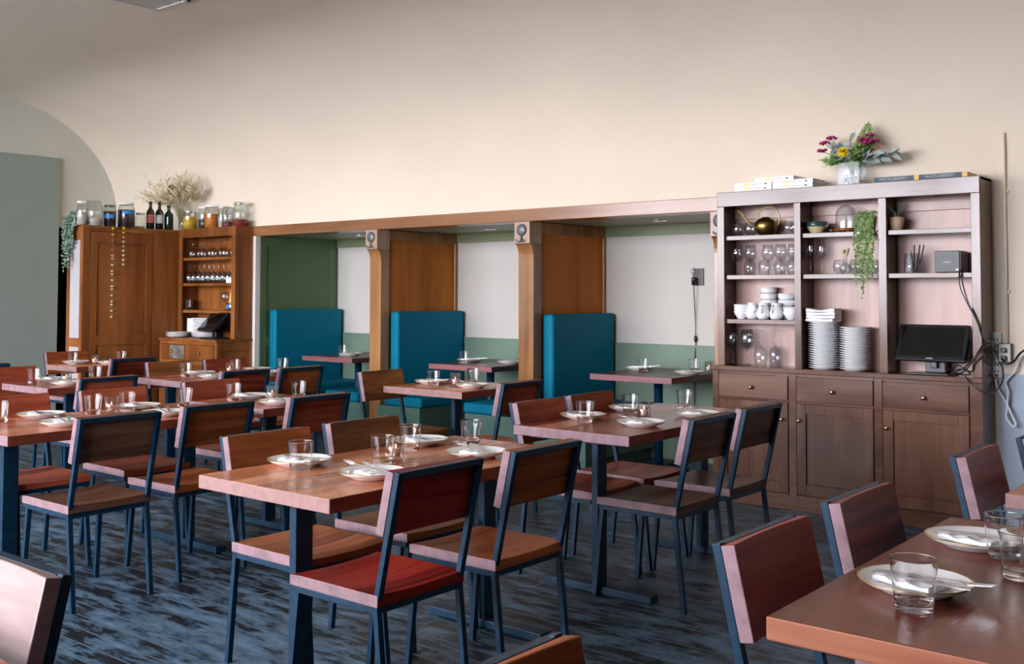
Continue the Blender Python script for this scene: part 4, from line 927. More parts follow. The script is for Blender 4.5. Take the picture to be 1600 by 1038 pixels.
def stemless_me(): return MB().lathe([(0, 0.001), (0.020, 0.002), (0.038, 0.02), (0.044, 0.045), (0.040, 0.075), (0.034, 0.092), (0.033, 0.092), (0.039, 0.075), (0.0428, 0.045), (0.037, 0.021), (0.019, 0.004), (0, 0.003)], (0, 0, 0), 24).mesh('stemless_glass', 'thin')
def wine_me(h, r, rr): 
    b_ = h * 0.44
    return MB().lathe([(0, 0.001), (0.034, 0.001), (0.034, 0.003), (0.008, 0.008), (0.0042, 0.02), (0.0042, b_ - 0.012), (0.010, b_), (r * 0.75, b_ + r * 0.45), (r, b_ + r * 1.1), (r * 0.95, b_ + (h - b_) * 0.65), (rr, h), (rr - 0.001, h), (r * 0.95 - 0.0013, b_ + (h - b_) * 0.65), (r - 0.0013, b_ + r * 1.1), (r * 0.72, b_ + r * 0.47), (0.006, b_ + 0.006), (0, b_ + 0.004)], (0, 0, 0), 22).mesh('wine_glass', 'thin')
SL, WG, FL, CP = stemless_me(), wine_me(0.205, 0.043, 0.032), wine_me(0.222, 0.029, 0.023), wine_me(0.19, 0.046, 0.040)
BIG = wine_me(0.245, 0.046, 0.034)
G1 = 'stemless glasses on the hutch'
for i, (x, y, w) in enumerate(((-3.325, 6.55, 'left end of the top left hutch shelf'), (-3.255, 6.60, 'behind the watering can spout on the top left hutch shelf'), (-3.225, 6.53, 'just left of the watering can on the hutch'), (-2.975, 6.60, 'right of the watering can on the hutch'), (-2.910, 6.57, 'right end of the top left hutch shelf'))):
    put('stemless_glass', SL, (x, y, SH1), 0, 'clear stemless glass, %s' % w, 'glass', G1)
for x, y, w in ((-2.612, 6.56, 'left of the reed flask on the hutch'), (-2.512, 6.58, 'right of the reed flask on the hutch'), (-2.41, 6.60, 'behind the trailing plant on the hutch')):
    put('stemless_glass', SL, (x, y, SH2), 0, 'clear stemless glass, %s' % w, 'glass', G1)
for i, (x, y) in enumerate(((-3.325, 6.54), (-3.225, 6.53), (-3.10, 6.54), (-3.005, 6.53), (-2.915, 6.535))):
    put('wine_glass', WG, (x, y, SH2), 0, 'upright wine glass, %s from left in the front row of the middle hutch shelf' % ORD[i], 'glass', 'wine glasses on the hutch')
for i, (x, y) in enumerate(((-3.28, 6.63), (-3.165, 6.62), (-3.055, 6.63), (-2.96, 6.62))):
    o = put('wine_glass', WG, (x, y, SH2 + 0.206), 0, 'upturned wine glass, %s from left in the back row of the middle hutch shelf' % ORD[i], 'glass', 'wine glasses on the hutch'); o.rotation_euler = (PI, 0, 0)
for x, y, w in ((-2.80, 6.54, 'left'), (-2.752, 6.60, 'right')):
    put('champagne_flute', FL, (x, y, SH2), 0, 'tall flute glass, %s one of the pair on the hutch' % w, 'glass', 'flutes on the hutch')
for i, (x, y) in enumerate(((-3.362, 6.53), (-3.254, 6.53))):
    put('wine_glass', BIG, (x, y, CT), 0, 'large wine glass on the hutch counter, %s of the front two' % ('left' if i == 0 else 'right'), 'glass', 'wine glasses on the hutch')
put('wine_glass', BIG, (-3.30, 6.63, CT), 0, 'large wine glass on the hutch counter, behind the front two', 'glass', 'wine glasses on the hutch')
for x, y, w in ((-3.165, 6.55, 'front'), (-3.09, 6.62, 'back')):
    o = put('wine_glass', BIG, (x, y, CT + 0.246), 0, 'upturned large wine glass on the hutch counter, %s one' % w, 'glass', 'wine glasses on the hutch'); o.rotation_euler = (PI, 0, 0)
# glazed bowl
t = thing('glazed_bowl', (-2.765, 6.56, SH1), 'glazed pottery bowl, dark green above pale clay, on the hutch', 'bowl')
MB().lathe([(0, 0.002), (0.040, 0.002), (0.043, 0.008), (0.066, 0.045), (0.070, 0.06), (0.066, 0.068), (0.069, 0.078), (0.065, 0.078), (0.062, 0.062), (0.04, 0.014), (0, 0.01)], (0, 0, 0), 28, 0, True, [0, 0, 0, 1, 1, 1, 1, 1, 1, 1]).obj('body', ['clay', 'glaze'], t)
MB().tube([(0.066, -0.01, 0.045), (0.084, -0.012, 0.052), (0.078, -0.012, 0.064)], 0.006, 8).obj('lug', 'clay', t)
tag(MB().lathe([(0, 0.001), (0.022, 0.001), (0.030, 0.018), (0.024, 0.038), (0.012, 0.044), (0, 0.044)], (0, 0, 0), 16).obj('dark_bowl', 'black', None, 0, (-2.675, 6.60, SH1)), 'small dark glossy pot beside the glass dome', 'pot')
# cloche
t = thing('wooden_stand', (-2.568, 6.56, SH1), 'round wooden stand under the glass dome', 'stand')
MB().lathe([(0, 0.010), (0.078, 0.010), (0.080, 0.014), (0.080, 0.024), (0.077, 0.028), (0, 0.028)], (0, 0, 0), 32).obj('board', 'cab', t)
for a in (0.5, 2.1, 3.7, 5.3): MB().lathe([(0, 0), (0.009, 0), (0.009, 0.0105), (0, 0.0105)], (0.055 * math.cos(a), 0.055 * math.sin(a), 0), 8).obj('foot', 'cab', t)
t = thing('glass_cloche', (-2.568, 6.56, SH1 + 0.0285), 'clear glass dome with a knob standing on the wooden stand', 'dome')
MB().lathe([(0.066, 0.0), (0.066, 0.085), (0.062, 0.108), (0.048, 0.132), (0.026, 0.146), (0, 0.150), (0, 0.148), (0.025, 0.144), (0.046, 0.130), (0.060, 0.107), (0.0645, 0.085), (0.0645, 0.0)], (0, 0, 0), 32).obj('dome', 'thin', t)
MB().lathe([(0.004, 0.149), (0.004, 0.154), (0.009, 0.160), (0.007, 0.168), (0, 0.169)], (0, 0, 0), 14).obj('knob', 'thin', t)
# trailing plant
t = thing('trailing_plant', (-2.40, 6.515, SH1), 'trailing string plant in a pale pot hanging over the hutch shelf', 'plant')
MB().lathe([(0, 0.001), (0.028, 0.001), (0.042, 0.10), (0.038, 0.10), (0, 0.09)], (0, 0.02, 0), 20).obj('pot', 'clay', t)
mb = MB(); rl = random.Random(9)
ms = MB()
for i in range(17):
    a = rl.uniform(0, 1); x = -0.055 + 0.115 * i / 16; ln = [0.42, 0.36, 0.30, 0.16, 0.30, 0.33, 0.45, 0.50, 0.36, 0.30, 0.34, 0.38, 0.30, 0.34, 0.41, 0.36, 0.28][i]
    y0 = rl.uniform(-0.045, -0.015)
    pts = [(x * 0.6, -0.005, 0.10), (x * 0.9, y0 - 0.02, 0.118), (x, y0 - 0.045, 0.09)]
    k = int(ln / 0.02)
    for j in range(k): pts.append((x + 0.006 * math.sin(j * 0.7 + i), -0.105 + rl.uniform(-0.006, 0.006) if True else 0, 0.09 - 0.02 * (j + 1)))
    ms.tube(pts, 0.0011, 4)
    for j, p in enumerate(pts[1:]):
        for q in range(3):
            d = Vector((rl.uniform(-1, 1), rl.uniform(-1, 0.3), rl.uniform(-0.9, 0.3))); mb.leaf(Vector(p) + Vector((0, 0, rl.uniform(-0.01, 0.01))), d, (0, -1, 0.5), 0.015, 0.011, 0, 0.2, 2)
ms.obj('stems', 'leaf', t); mb.obj('leaves', 'leaf_light', t)
# potted spider plant
t = thing('potted_plant', (-2.245, 6.56, SH1), 'spiky small plant in a peach clay pot on the top right shelf', 'plant')
MB().lathe([(0, 0.001), (0.030, 0.001), (0.036, 0.006), (0.047, 0.06), (0.048, 0.085), (0.044, 0.085), (0.042, 0.07), (0, 0.068)], (0, 0, 0), 26).obj('pot', 'terracotta', t)
MB().lathe([(0.0, 0.074), (0.042, 0.072)], (0, 0, 0), 16).obj('soil', 'soil', t)
mb = MB(); rl = random.Random(4)
for i in range(16):
    a = i * 2.4; el = rl.uniform(0.6, 1.5); d = Vector((math.cos(a) * math.cos(el), math.sin(a) * math.cos(el) * 0.6, math.sin(el))); mb.leaf((0.004 * math.cos(a), 0.004 * math.sin(a), 0.074), d, (0, 0, 1), rl.uniform(0.09, 0.14), 0.011, 0, 0.55 if el < 1.2 else 0.12, 5)
mb.obj('leaves', 'dusty', t)
# reed flask
t = thing('round_flask', (-2.562, 6.53, SH2), 'round glass flask holding a small dried tuft', 'flask')
MB().lathe([(0, 0.001), (0.022, 0.001), (0.037, 0.018), (0.040, 0.036), (0.033, 0.056), (0.014, 0.068), (0.0105, 0.075), (0.0105, 0.096), (0.012, 0.099), (0.0095, 0.098), (0.0085, 0.075), (0.012, 0.066), (0.031, 0.054), (0.038, 0.036), (0.035, 0.019), (0.021, 0.004), (0, 0.004)], (0, 0, 0), 24).obj('body', 'thin', t)
t = thing('dried_tuft', (-2.562, 6.53, SH2 + 0.01), 'straw coloured dried tuft standing in the round flask', 'dried flowers')
mb = MB()
for i in range(16):
    a = rl.uniform(0, 6.28); d = Vector((0.4 * math.cos(a), 0.3 * math.sin(a), 1)); mb.leaf((0, 0, 0.085), d, (0, -1, 0.2), rl.uniform(0.06, 0.085), 0.012, 0, 0.05)
mb.obj('tufts', 'dry', t); MB().tube([(0, 0, 0), (0, 0, 0.09)], 0.002, 5).obj('stem', 'dry', t)
# jar of pens and patterned bottle
tag(MB().lathe([(0, 0.001), (0.043, 0.001), (0.045, 0.004), (0.045, 0.125), (0.0435, 0.125), (0.0435, 0.005), (0, 0.004)], (0, 0, 0), 24).obj('glass_jar', 'thin', None, 0, (-2.155, 6.56, SH2)), 'clear glass jar holding a patterned bottle and sticks', 'jar')
tag(MB().lathe([(0, 0.0055), (0.024, 0.0055), (0.026, 0.012), (0.022, 0.07), (0.014, 0.10), (0.012, 0.135), (0, 0.137)], (0, 0, 0), 16).obj('patterned_bottle', 'labelgrey', None, 0, (-2.165, 6.555, SH2)), 'small black and white speckled bottle inside the jar', 'bottle')
for i, (dx, dy, tx) in enumerate(((0.0, 0.02, 0.004), (0.016, 0.0, 0.028), (0.02, 0.012, 0.046))):
    tag(MB().tube([(dx, dy, 0.006), (dx + tx * 0.6, dy, 0.10), (dx + tx, dy, 0.175)], 0.004, 6, scale=[0.7, 1, 0.9]).obj('black_stick', 'black', None, 0, (-2.148, 6.56, SH2)), 'thin black stick in the glass jar, %s from left' % ORD[i], 'stick', 'sticks in the jar')
# receipt printer
t = thing('receipt_printer', (-1.915, 6.55, SH2), 'dark grey receipt printer on the right hutch shelf', 'printer')
MB().box(-0.077, 0.068, -0.075, 0.085, 0.002, 0.132).obj('body', 'greyplastic', t, 0.004)
MB().box(0.0685, 0.072, -0.070, 0.08, 0.004, 0.128).obj('side_panel', 'black', t, 0.001)
MB().box(-0.065, 0.058, -0.0765, -0.0752, 0.118, 0.121).obj('paper_slot', 'black', t)
cu = bpy.data.curves.new('lettering', 'FONT'); cu.body = 'EPSON'; cu.size = 0.014; cu.align_x = 'CENTER'; cu.align_y = 'CENTER'; cu.extrude = 0.0004
o = bpy.data.objects.new('tmp', cu); C.objects.link(o)
me = bpy.data.meshes.new_from_object(o.evaluated_get(bpy.context.evaluated_depsgraph_get())); bpy.data.objects.remove(o); me.materials.clear(); me.materials.append(MAT['paper'])
l = bpy.data.objects.new('lettering', me); C.objects.link(l); l.parent = t; l.location = (-0.005, -0.0756, 0.063); l.rotation_euler = (PI / 2, 0, 0)
MB().box(0.045, 0.06, -0.0762, -0.0752, 0.012, 0.024).obj('sticker', 'paper', t)
# white crockery
def bowl_me(r, h): return MB().lathe([(0, 0.003), (r * 0.45, 0.003), (r * 0.47, 0.0), (r * 0.52, 0.0), (r * 0.55, 0.008), (r * 0.9, h * 0.6), (r, h), (r * 0.96, h), (r * 0.86, h * 0.6), (r * 0.5, 0.012), (0, 0.010)], (0, 0, 0), 28).mesh('bowl', 'china')
def cup_me(r, h): return MB().lathe([(0, 0.002), (r * 0.7, 0.002), (r * 0.75, 0.0), (r * 0.9, 0.01), (r, h * 0.55), (r, h), (r * 0.95, h), (r * 0.94, h * 0.5), (0, 0.008)], (0, 0, 0), 26).mesh('cup', 'china')
BW, CUP = bowl_me(0.058, 0.056), cup_me(0.056, 0.045)
for i in range(3): put('bowl', BW, (-3.30, 6.55, SH3 + i * 0.022), 0, 'white bowl, %s from the bottom of the left bowl stack' % ORD[i], 'bowl', 'white bowls on the hutch')
for i in range(2): put('bowl', BW, (-2.94, 6.55, SH3 + i * 0.024), 0, 'white bowl at the right end of the crockery shelf, %s of two' % ('lower' if i == 0 else 'upper'), 'bowl', 'white bowls on the hutch')
for k, (x, y, n, w) in enumerate(((-3.14, 6.625, 5, 'tall left'), (-3.01, 6.625, 4, 'middle'), (-2.895, 6.625, 4, 'right'))):
    for i in range(n): put('cup', CUP, (x, y, SH3 + i * 0.043), 0, 'white cup, %s from the bottom of the %s cup stack' % (ORD[i], w), 'cup', 'white cups on the hutch')
def pitcher(x, y, lab, rz):
    t = thing('milk_jug', (x, y, SH3), lab, 'jug', rz, 'white jugs on the hutch')
    MB().lathe([(0, 0.001), (0.034, 0.001), (0.043, 0.02), (0.044, 0.045), (0.034, 0.08), (0.030, 0.095), (0.035, 0.112), (0.033, 0.112), (0.028, 0.095), (0.040, 0.045), (0, 0.006)], (0, 0, 0), 24).obj('body', 'china', t)
    MB().tube([(0.032, 0, 0.095), (0.052, 0, 0.092), (0.060, 0, 0.07), (0.043, 0, 0.042)], 0.0045, 8, up=(0, 1, 0)).obj('handle', 'china', t)
    mb = MB(); mb.add([(-0.03, -0.016, 0.108), (-0.03, 0.016, 0.108), (-0.052, 0, 0.116), (-0.033, 0, 0.085)], [(0, 1, 2), (0, 2, 3), (1, 3, 2), (0, 3, 1)]); mb.obj('spout', 'china', t)
for x, w, r in ((-3.215, 'left', -0.9), (-3.135, 'middle', -1.4), (-3.042, 'right', -1.7)): pitcher(x, 6.535, 'small white jug with a handle, %s of the three on the hutch' % w, r)
PL = MB().lathe([(0, 0.003), (0.055, 0.003), (0.058, 0.0), (0.064, 0.0), (0.068, 0.004), (0.096, 0.013), (0.098, 0.015), (0.095, 0.016), (0.066, 0.0075), (0, 0.0065)], (0, 0, 0), 36).mesh('stacked_plate', 'china')
for nm, x, n in (('taller', -2.722, 21), ('shorter', -2.515, 19)):
    for i in range(n):
        put('stacked_plate', PL, (x + rnd.uniform(-.002, .002), 6.555 + rnd.uniform(-.002, .002), CT + i * 0.0146), rnd.uniform(0, 6), 'white plate, %s from the bottom of the %s plate stack' % (ORD[i], nm), 'plate', 'white plates in the %s stack' % nm)
NP = napkin_mesh()
for i in range(4):
    mb = MB(); nx, ny = 8, 6; vs = []
    for lay in (0, 1):
        for a in range(nx + 1):
            for b_ in range(ny + 1):
                x = -0.095 + 0.19 * a / nx; y = -0.075 + 0.15 * b_ / ny; z = (0.0 if lay == 0 else 0.019) + 0.002 * math.sin(a * 0.8 + i) * (1 if lay else 0.3)
                if i == 3 and lay: z += 0.006 * math.cos(a * 0.75)
                vs.append((x + 0.003 * math.sin(b_ * 2 + i), y, z + 0.002))
    N = (nx + 1) * (ny + 1); q = lambda a, b_: a * (ny + 1) + b_; fs = []
    for a in range(nx):
        for b_ in range(ny): fs += [(q(a, b_), q(a, b_ + 1), q(a + 1, b_ + 1), q(a + 1, b_)), (N + q(a, b_), N + q(a + 1, b_), N + q(a + 1, b_ + 1), N + q(a, b_ + 1))]
    for a in range(nx): fs += [(q(a, 0), q(a + 1, 0), N + q(a + 1, 0), N + q(a, 0)), (q(a, ny), N + q(a, ny), N + q(a + 1, ny), q(a + 1, ny))]
    for b_ in range(ny): fs += [(q(0, b_), N + q(0, b_), N + q(0, b_ + 1), q(0, b_ + 1)), (q(nx, b_), q(nx, b_ + 1), N + q(nx, b_ + 1), N + q(nx, b_))]
    tag(mb.add(vs, fs, 0, False).obj('folded_cloth', 'linen', None, 0.006, (-2.722, 6.555, CT + 20 * 0.0146 + 0.015 + i * 0.0205), (0, 0, rnd.uniform(-.08, .08))), 'folded white cloth on the taller plate stack, %s from the bottom' % ORD[i], 'cloth', 'folded cloths on the plate stack')
# till monitor
t = thing('till_monitor', (-2.02, 6.55, CT), 'black touchscreen till monitor on the hutch counter', 'monitor')
MB().box(-0.135, 0.115, -0.085, 0.08, 0.0, 0.012).obj('base', 'black', t, 0.004)
mb = MB().box(-0.06, 0.06, 0.0, 0.05, 0.012, 0.11); mb.box(-0.02, 0.02, -0.03, 0.02, 0.04, 0.12); mb.obj('stand', 'greyplastic', t, 0.005)
tilt = math.radians(-24)
s_ = MB().box(-0.212, 0.212, -0.014, 0.014, -0.118, 0.118).obj('display', 'black', t, 0.006, (-0.005, -0.03, 0.19), (tilt, 0, math.radians(-4)))
MB().box(-0.187, 0.187, -0.0155, -0.0142, -0.092, 0.098).obj('screen', 'screen', s_)
MB().box(-0.212, 0.212, -0.0152, -0.012, -0.117, -0.111).obj('lower_lip', 'greyplastic', s_)
MB().box(-0.02, 0.02, -0.0155, -0.0142, -0.106, -0.100).obj('logo_plate', 'ink', s_)
MB().box(0.19, 0.225, 0.0145, 0.045, -0.07, 0.04).obj('card_reader', 'black', s_, 0.003)

# cables and sockets right of the hutch
def cable(name, pts, r, mat, lab, cat='cable', grp=None):
    # smooth the path
    P = [Vector(p) for p in pts]; out = []
    for i in range(len(P) - 1):
        p0, p1, p2, p3 = P[max(0, i - 1)], P[i], P[i + 1], P[min(len(P) - 1, i + 2)]
        for k in range(5):
            u = k / 5; out.append(0.5 * ((2 * p1) + (p2 - p0) * u + (2 * p0 - 5 * p1 + 4 * p2 - p3) * u * u + (-p0 + 3 * p1 - 3 * p2 + p3) * u ** 3))
    out.append(P[-1]); o = Vector(pts[0])
    return tag(MB().tube([p - o for p in out], r, 6).obj(name, mat, None, 0, o), lab, cat, grp)
K = 'black cords by the hutch'
cable('printer_cord', [(-1.835, 6.50, 1.56), (-1.83, 6.455, 1.53), (-1.825, 6.44, 1.48), (-1.79, 6.425, 1.36), (-1.745, 6.425, 1.26), (-1.715, 6.44, 1.15), (-1.70, 6.50, 1.10), (-1.69, 6.60, 1.06), (-1.69, 6.655, 1.03)], 0.004, 'black', 'black cord dropping from the receipt printer over the hutch edge', 'cord', K)
cable('printer_cord', [(-1.85, 6.50, 1.56), (-1.845, 6.455, 1.53), (-1.835, 6.44, 1.44), (-1.785, 6.43, 1.33), (-1.73, 6.42, 1.22), (-1.705, 6.46, 1.08), (-1.69, 6.56, 1.02), (-1.70, 6.655, 0.985)], 0.0032, 'black', 'thinner black cord dropping beside the printer cord', 'cord', K)
cable('power_cable', [(-1.97, 6.57, 0.96), (-1.90, 6.50, 0.95), (-1.84, 6.46, 0.96), (-1.78, 6.42, 1.01), (-1.72, 6.42, 1.08), (-1.695, 6.50, 1.11), (-1.69, 6.60, 1.07), (-1.70, 6.655, 1.06)], 0.0045, 'black', 'black cord arching from the till monitor to the power strip', 'cord', K)
cable('power_cable', [(-1.93, 6.54, 0.935), (-1.87, 6.48, 0.93), (-1.80, 6.425, 0.97), (-1.74, 6.41, 1.06), (-1.70, 6.45, 1.13), (-1.685, 6.56, 1.12), (-1.70, 6.655, 1.10)], 0.004, 'black', 'black cord rising steeply beside the hutch stile', 'cord', K)
cable('power_cable', [(-1.98, 6.52, 0.93), (-1.91, 6.46, 0.925), (-1.85, 6.45, 0.965), (-1.79, 6.455, 0.94), (-1.84, 6.47, 0.93), (-1.90, 6.50, 0.95), (-1.86, 6.46, 0.985), (-1.78, 6.44, 0.95), (-1.76, 6.42, 1.0), (-1.71, 6.43, 1.05)], 0.0042, 'black', 'coiled black cord lying beside the till base', 'cord', K)
cable('hanging_cord', [(-1.81, 6.425, 0.925), (-1.79, 6.41, 0.90), (-1.745, 6.40, 0.86), (-1.70, 6.42, 0.835), (-1.665, 6.50, 0.84), (-1.64, 6.56, 0.90), (-1.65, 6.60, 0.97), (-1.68, 6.64, 1.0)], 0.004, 'black', 'black cord looping below the counter end', 'cord', K)
cable('wall_cable', [(-1.668, 6.665, 1.03), (-1.655, 6.62, 1.02), (-1.63, 6.61, 0.995), (-1.595, 6.63, 1.01), (-1.565, 6.66, 1.06), (-1.52, 6.67, 1.085), (-1.40, 6.68, 1.09)], 0.006, 'black', 'thick black cord running right from the wall socket', 'cord', K)
cable('rope_cord', [(-1.40, 6.67, 1.10), (-1.52, 6.67, 1.07), (-1.57, 6.665, 1.03), (-1.60, 6.66, 0.95), (-1.648, 6.655, 0.885), (-1.635, 6.65, 0.83), (-1.64, 6.645, 0.74), (-1.645, 6.64, 0.68), (-1.61, 6.64, 0.63), (-1.595, 6.64, 0.635), (-1.60, 6.645, 0.66), (-1.65, 6.65, 0.77), (-1.695, 6.655, 0.85), (-1.705, 6.66, 0.90)], 0.0065, 'whiteplastic', 'knotted white cord hanging in a loop on the wall right of the hutch', 'cord')
t = thing('power_strip', (-1.7, YB, 0.908), 'white power strip fixed upright on the wall beside the hutch', 'power strip')
MB().box(-0.026, 0.026, -0.035, 0, 0, 0.27).obj('body', 'whiteplastic', t, 0.006)
for i in range(6):
    MB().box(-0.012, -0.006, -0.0362, -0.0352, 0.03 + i * 0.038, 0.044 + i * 0.038).box(0.006, 0.012, -0.0362, -0.0352, 0.03 + i * 0.038, 0.044 + i * 0.038).obj('socket', 'inkdark', t)
MB().box(-0.010, 0.010, -0.040, -0.0352, 0.006, 0.02).obj('switch', 'red', t)
t = thing('wall_socket', (-1.652, YB, 1.0), 'grey metal surface socket box with plugs on the wall', 'socket')
MB().box(-0.035, 0.035, -0.045, 0, 0, 0.113).obj('box', 'iron', t, 0.004)
MB().box(-0.033, 0.033, -0.048, -0.0452, 0.004, 0.108).obj('cover_plate', 'vent', t, 0.002)
for z in (0.025, 0.072): MB().box(-0.014, 0.014, -0.075, -0.0482, z - 0.012, z + 0.014).obj('plug', 'black', t, 0.004)
tag(MB().tube([(0, 0, 0), (0, 0, 1.26)], 0.009, 10).box(-0.02, 0.02, -0.002, 0.013, 0.30, 0.315).box(-0.02, 0.02, -0.002, 0.013, 0.9, 0.915).obj('conduit_pipe', 'cream', None, 0, (-1.645, YB - 0.013, 1.113)), 'thin painted conduit pipe rising up the wall from the socket', 'pipe')

# ================================================================== LEFT CORNER CABINET
# tall cabinet facing +x
TX, TY0, TY1, TZ = -9.93, 5.38, 6.46, 2.085
t = thing('tall_cabinet', (TX - 0.16, (TY0 + TY1) / 2, 0), 'tall brown panelled cabinet in the far corner with a garlanded door', 'cabinet')
oy = (TY0 + TY1) / 2; ox = TX - 0.16
def cb(name, x0, x1, y0, y1, z0, z1, mat='cab', bev=0.003, par=None): return MB().box(x0 - ox, x1 - ox, y0 - oy, y1 - oy, z0, z1).obj(name, mat, par or t, bev)
cb('carcass', TX - 0.31, TX - 0.02, TY0 + 0.01, YB - 0.005, 0, TZ - 0.02)
cb('top_board', TX - 0.31, TX, TY0, YB - 0.005, TZ - 0.02, TZ)
mb = MB()
def cbx(x0, x1, y0, y1, z0, z1): mb.box(x0 - ox, x1 - ox, y0 - oy, y1 - oy, z0, z1)
cbx(TX - 0.02, TX, TY0, 5.455, 0, TZ - 0.02); cbx(TX - 0.02, TX, 6.15, YB - 0.01, 0, TZ - 0.02); cbx(TX - 0.02, TX, 5.455, 6.15, 2.03, TZ - 0.02); cbx(TX - 0.02, TX, 5.455, 6.15, 0, 0.08)
mb.obj('face_frame', 'cab', t, 0.003)
mb = MB(); a0, b0 = 5.459, 6.146; st = 0.07; x0, x1 = TX - 0.018, TX + 0.004
cbx(x0, x1, a0, a0 + st, 0.085, 2.025); cbx(x0, x1, b0 - st, b0, 0.085, 2.025); cbx(x0, x1, a0 + st, b0 - st, 1.91, 2.025); cbx(x0, x1, a0 + st, b0 - st, 0.87, 0.975); cbx(x0, x1, a0 + st, b0 - st, 0.085, 0.18)
cbx(x0, x1 - 0.013, a0 + st, b0 - st, 0.18, 0.87); cbx(x0, x1 - 0.013, a0 + st, b0 - st, 0.975, 1.91)
dr = mb.obj('door', 'cab', t, 0.003)
for z0, z1 in ((0.12, 0.86), (0.95, 1.94)): cb('side_panel', TX - 0.25, TX - 0.055, TY0 - 0.004, TY0 + 0.012, z0, z1, 'greypaint', 0.002)
mb = MB(); cbx(TX - 0.31, TX - 0.25, TY0 - 0.008, TY0 + 0.012, 0, TZ - 0.02); cbx(TX - 0.055, TX, TY0 - 0.008, TY0 + 0.0, 0, TZ - 0.02); cbx(TX - 0.25, TX - 0.055, TY0 - 0.008, TY0 + 0.012, 1.94, TZ - 0.02); cbx(TX - 0.25, TX - 0.055, TY0 - 0.008, TY0 + 0.012, 0.86, 0.95); cbx(TX - 0.25, TX - 0.055, TY0 - 0.008, TY0 + 0.012, 0, 0.12)
mb.obj('side_frame', 'cab', t, 0.002)
# corner hutch facing the room
CX0, CX1, CY0 = -9.905, -8.90, 6.446
t = thing('corner_hutch', ((CX0 + CX1) / 2, 6.55, 0), 'brown corner hutch with glass shelves above a worn drawer cabinet', 'hutch')
ox, oy = (CX0 + CX1) / 2, 6.55
mb = MB(); cbx(CX0, CX0 + 0.065, CY0, CY0 + 0.02, 0.935, 1.995); mb.obj('stile', 'cab', t, 0.002); mb = MB(); cbx(CX1 - 0.06, CX1, CY0, CY0 + 0.02, 0.935, 1.995); mb.obj('stile', 'cab', t, 0.002)
cb('top_rail', CX0, CX1, CY0, CY0 + 0.02, 1.995, 2.09); cb('top_board', CX0, CX1, CY0 + 0.02, YB - 0.004, 2.07, 2.09)
mb = MB(); cbx(CX0, CX0 + 0.02, CY0 + 0.02, YB - 0.004, 0.935, 2.07); mb.obj('side_panel', 'cab', t, 0.002); mb = MB(); cbx(CX1 - 0.02, CX1, CY0 + 0.02, YB - 0.004, 0.935, 2.07)
cbx(CX1, CX1 + 0.008, CY0 + 0.0, CY0 + 0.045, 0.935, 2.09); cbx(CX1, CX1 + 0.008, YB - 0.05, YB - 0.004, 0.935, 2.09); cbx(CX1, CX1 + 0.008, CY0 + 0.045, YB - 0.05, 2.0, 2.09); cbx(CX1, CX1 + 0.008, CY0 + 0.045, YB - 0.05, 0.935, 1.0)
mb.obj('side_panel', 'cab', t, 0.002)
cb('back_panel', CX0 + 0.02, CX1 - 0.02, YB - 0.014, YB - 0.004, 0.935, 2.07, 'cab', 0)
for z in (1.782, 1.509, 1.224): cb('shelf', CX0 + 0.021, CX1 - 0.021, CY0 + 0.021, YB - 0.015, z - 0.03, z)
# base
QX0, QX1, QY0 = -9.905, -8.90, 6.235
mb = MB(); cbx(QX0, QX1, QY0 + 0.02, YB - 0.004, 0, 0.905)
for a, b_ in ((QX0, -9.868), (-9.436, -9.378), (-8.93, QX1)): cbx(a, b_, QY0, QY0 + 0.02, 0, 0.905)
for a, b_ in ((-9.868, -9.436), (-9.378, -8.93)): cbx(a, b_, QY0, QY0 + 0.02, 0.875, 0.905); cbx(a, b_, QY0, QY0 + 0.02, 0.66, 0.71); cbx(a, b_, QY0, QY0 + 0.02, 0.0, 0.09)
cbx(QX1, QX1 + 0.012, QY0, QY0 + 0.06, 0, 0.905); cbx(QX1, QX1 + 0.012, YB - 0.06, YB - 0.005, 0, 0.905); cbx(QX1, QX1 + 0.012, QY0 + 0.06, YB - 0.06, 0.82, 0.905); cbx(QX1, QX1 + 0.012, QY0 + 0.06, YB - 0.06, 0, 0.1)
mb.obj('base_cabinet', 'cab', t, 0.002)
cb('countertop', QX0, QX1 + 0.02, QY0 - 0.018, YB - 0.003, 0.905, 0.935)
for k, (a, b_, kx) in enumerate(((-9.868, -9.436, -9.66), (-9.378, -8.93, -9.17))):
    d = cb('drawer', a + 0.004, b_ - 0.004, QY0 - 0.006, QY0 + 0.018, 0.715, 0.871, 'cab')
    knob(kx - ox, QY0 - 0.006 - oy, 0.79, d, 0.012)
    d = cb('door', a + 0.004, b_ - 0.004, QY0 - 0.006, QY0 + 0.018, 0.095, 0.655, 'cab')
    knob((b_ - 0.04 if k == 0 else a + 0.04) - ox, QY0 - 0.006 - oy, 0.55, d, 0.012)
# worn metal patch on the left drawer is its own thin plate
cb('worn_plate', -9.70, -9.445, QY0 - 0.0075, QY0 - 0.0062, 0.725, 0.862, 'wornmetal', 0)

# glasses in the corner hutch
for i in range(9):
    o = put('coupe_glass', CP, (-9.80 + i * 0.098, 6.55 + 0.03 * (i % 2), 1.782 + 0.191), 0, 'upturned stem glass, %s from left on the top corner hutch shelf' % ORD[i], 'glass', 'glasses in the corner hutch'); o.rotation_euler = (PI, 0, 0)
W2 = wine_me(0.225, 0.042, 0.034)
for i in range(10):
    o = put('wine_glass', W2, (-9.82 + i * 0.088, 6.53, 1.509 + 0.226), 0, 'upturned wine glass, %s from left in the front row of the corner hutch' % ORD[i], 'glass', 'glasses in the corner hutch'); o.rotation_euler = (PI, 0, 0)
for i in range(9):
    o = put('wine_glass', W2, (-9.78 + i * 0.088, 6.63, 1.509 + 0.226), 0, 'upturned wine glass, %s from left in the back row of the corner hutch' % ORD[i], 'glass', 'glasses in the corner hutch'); o.rotation_euler = (PI, 0, 0)
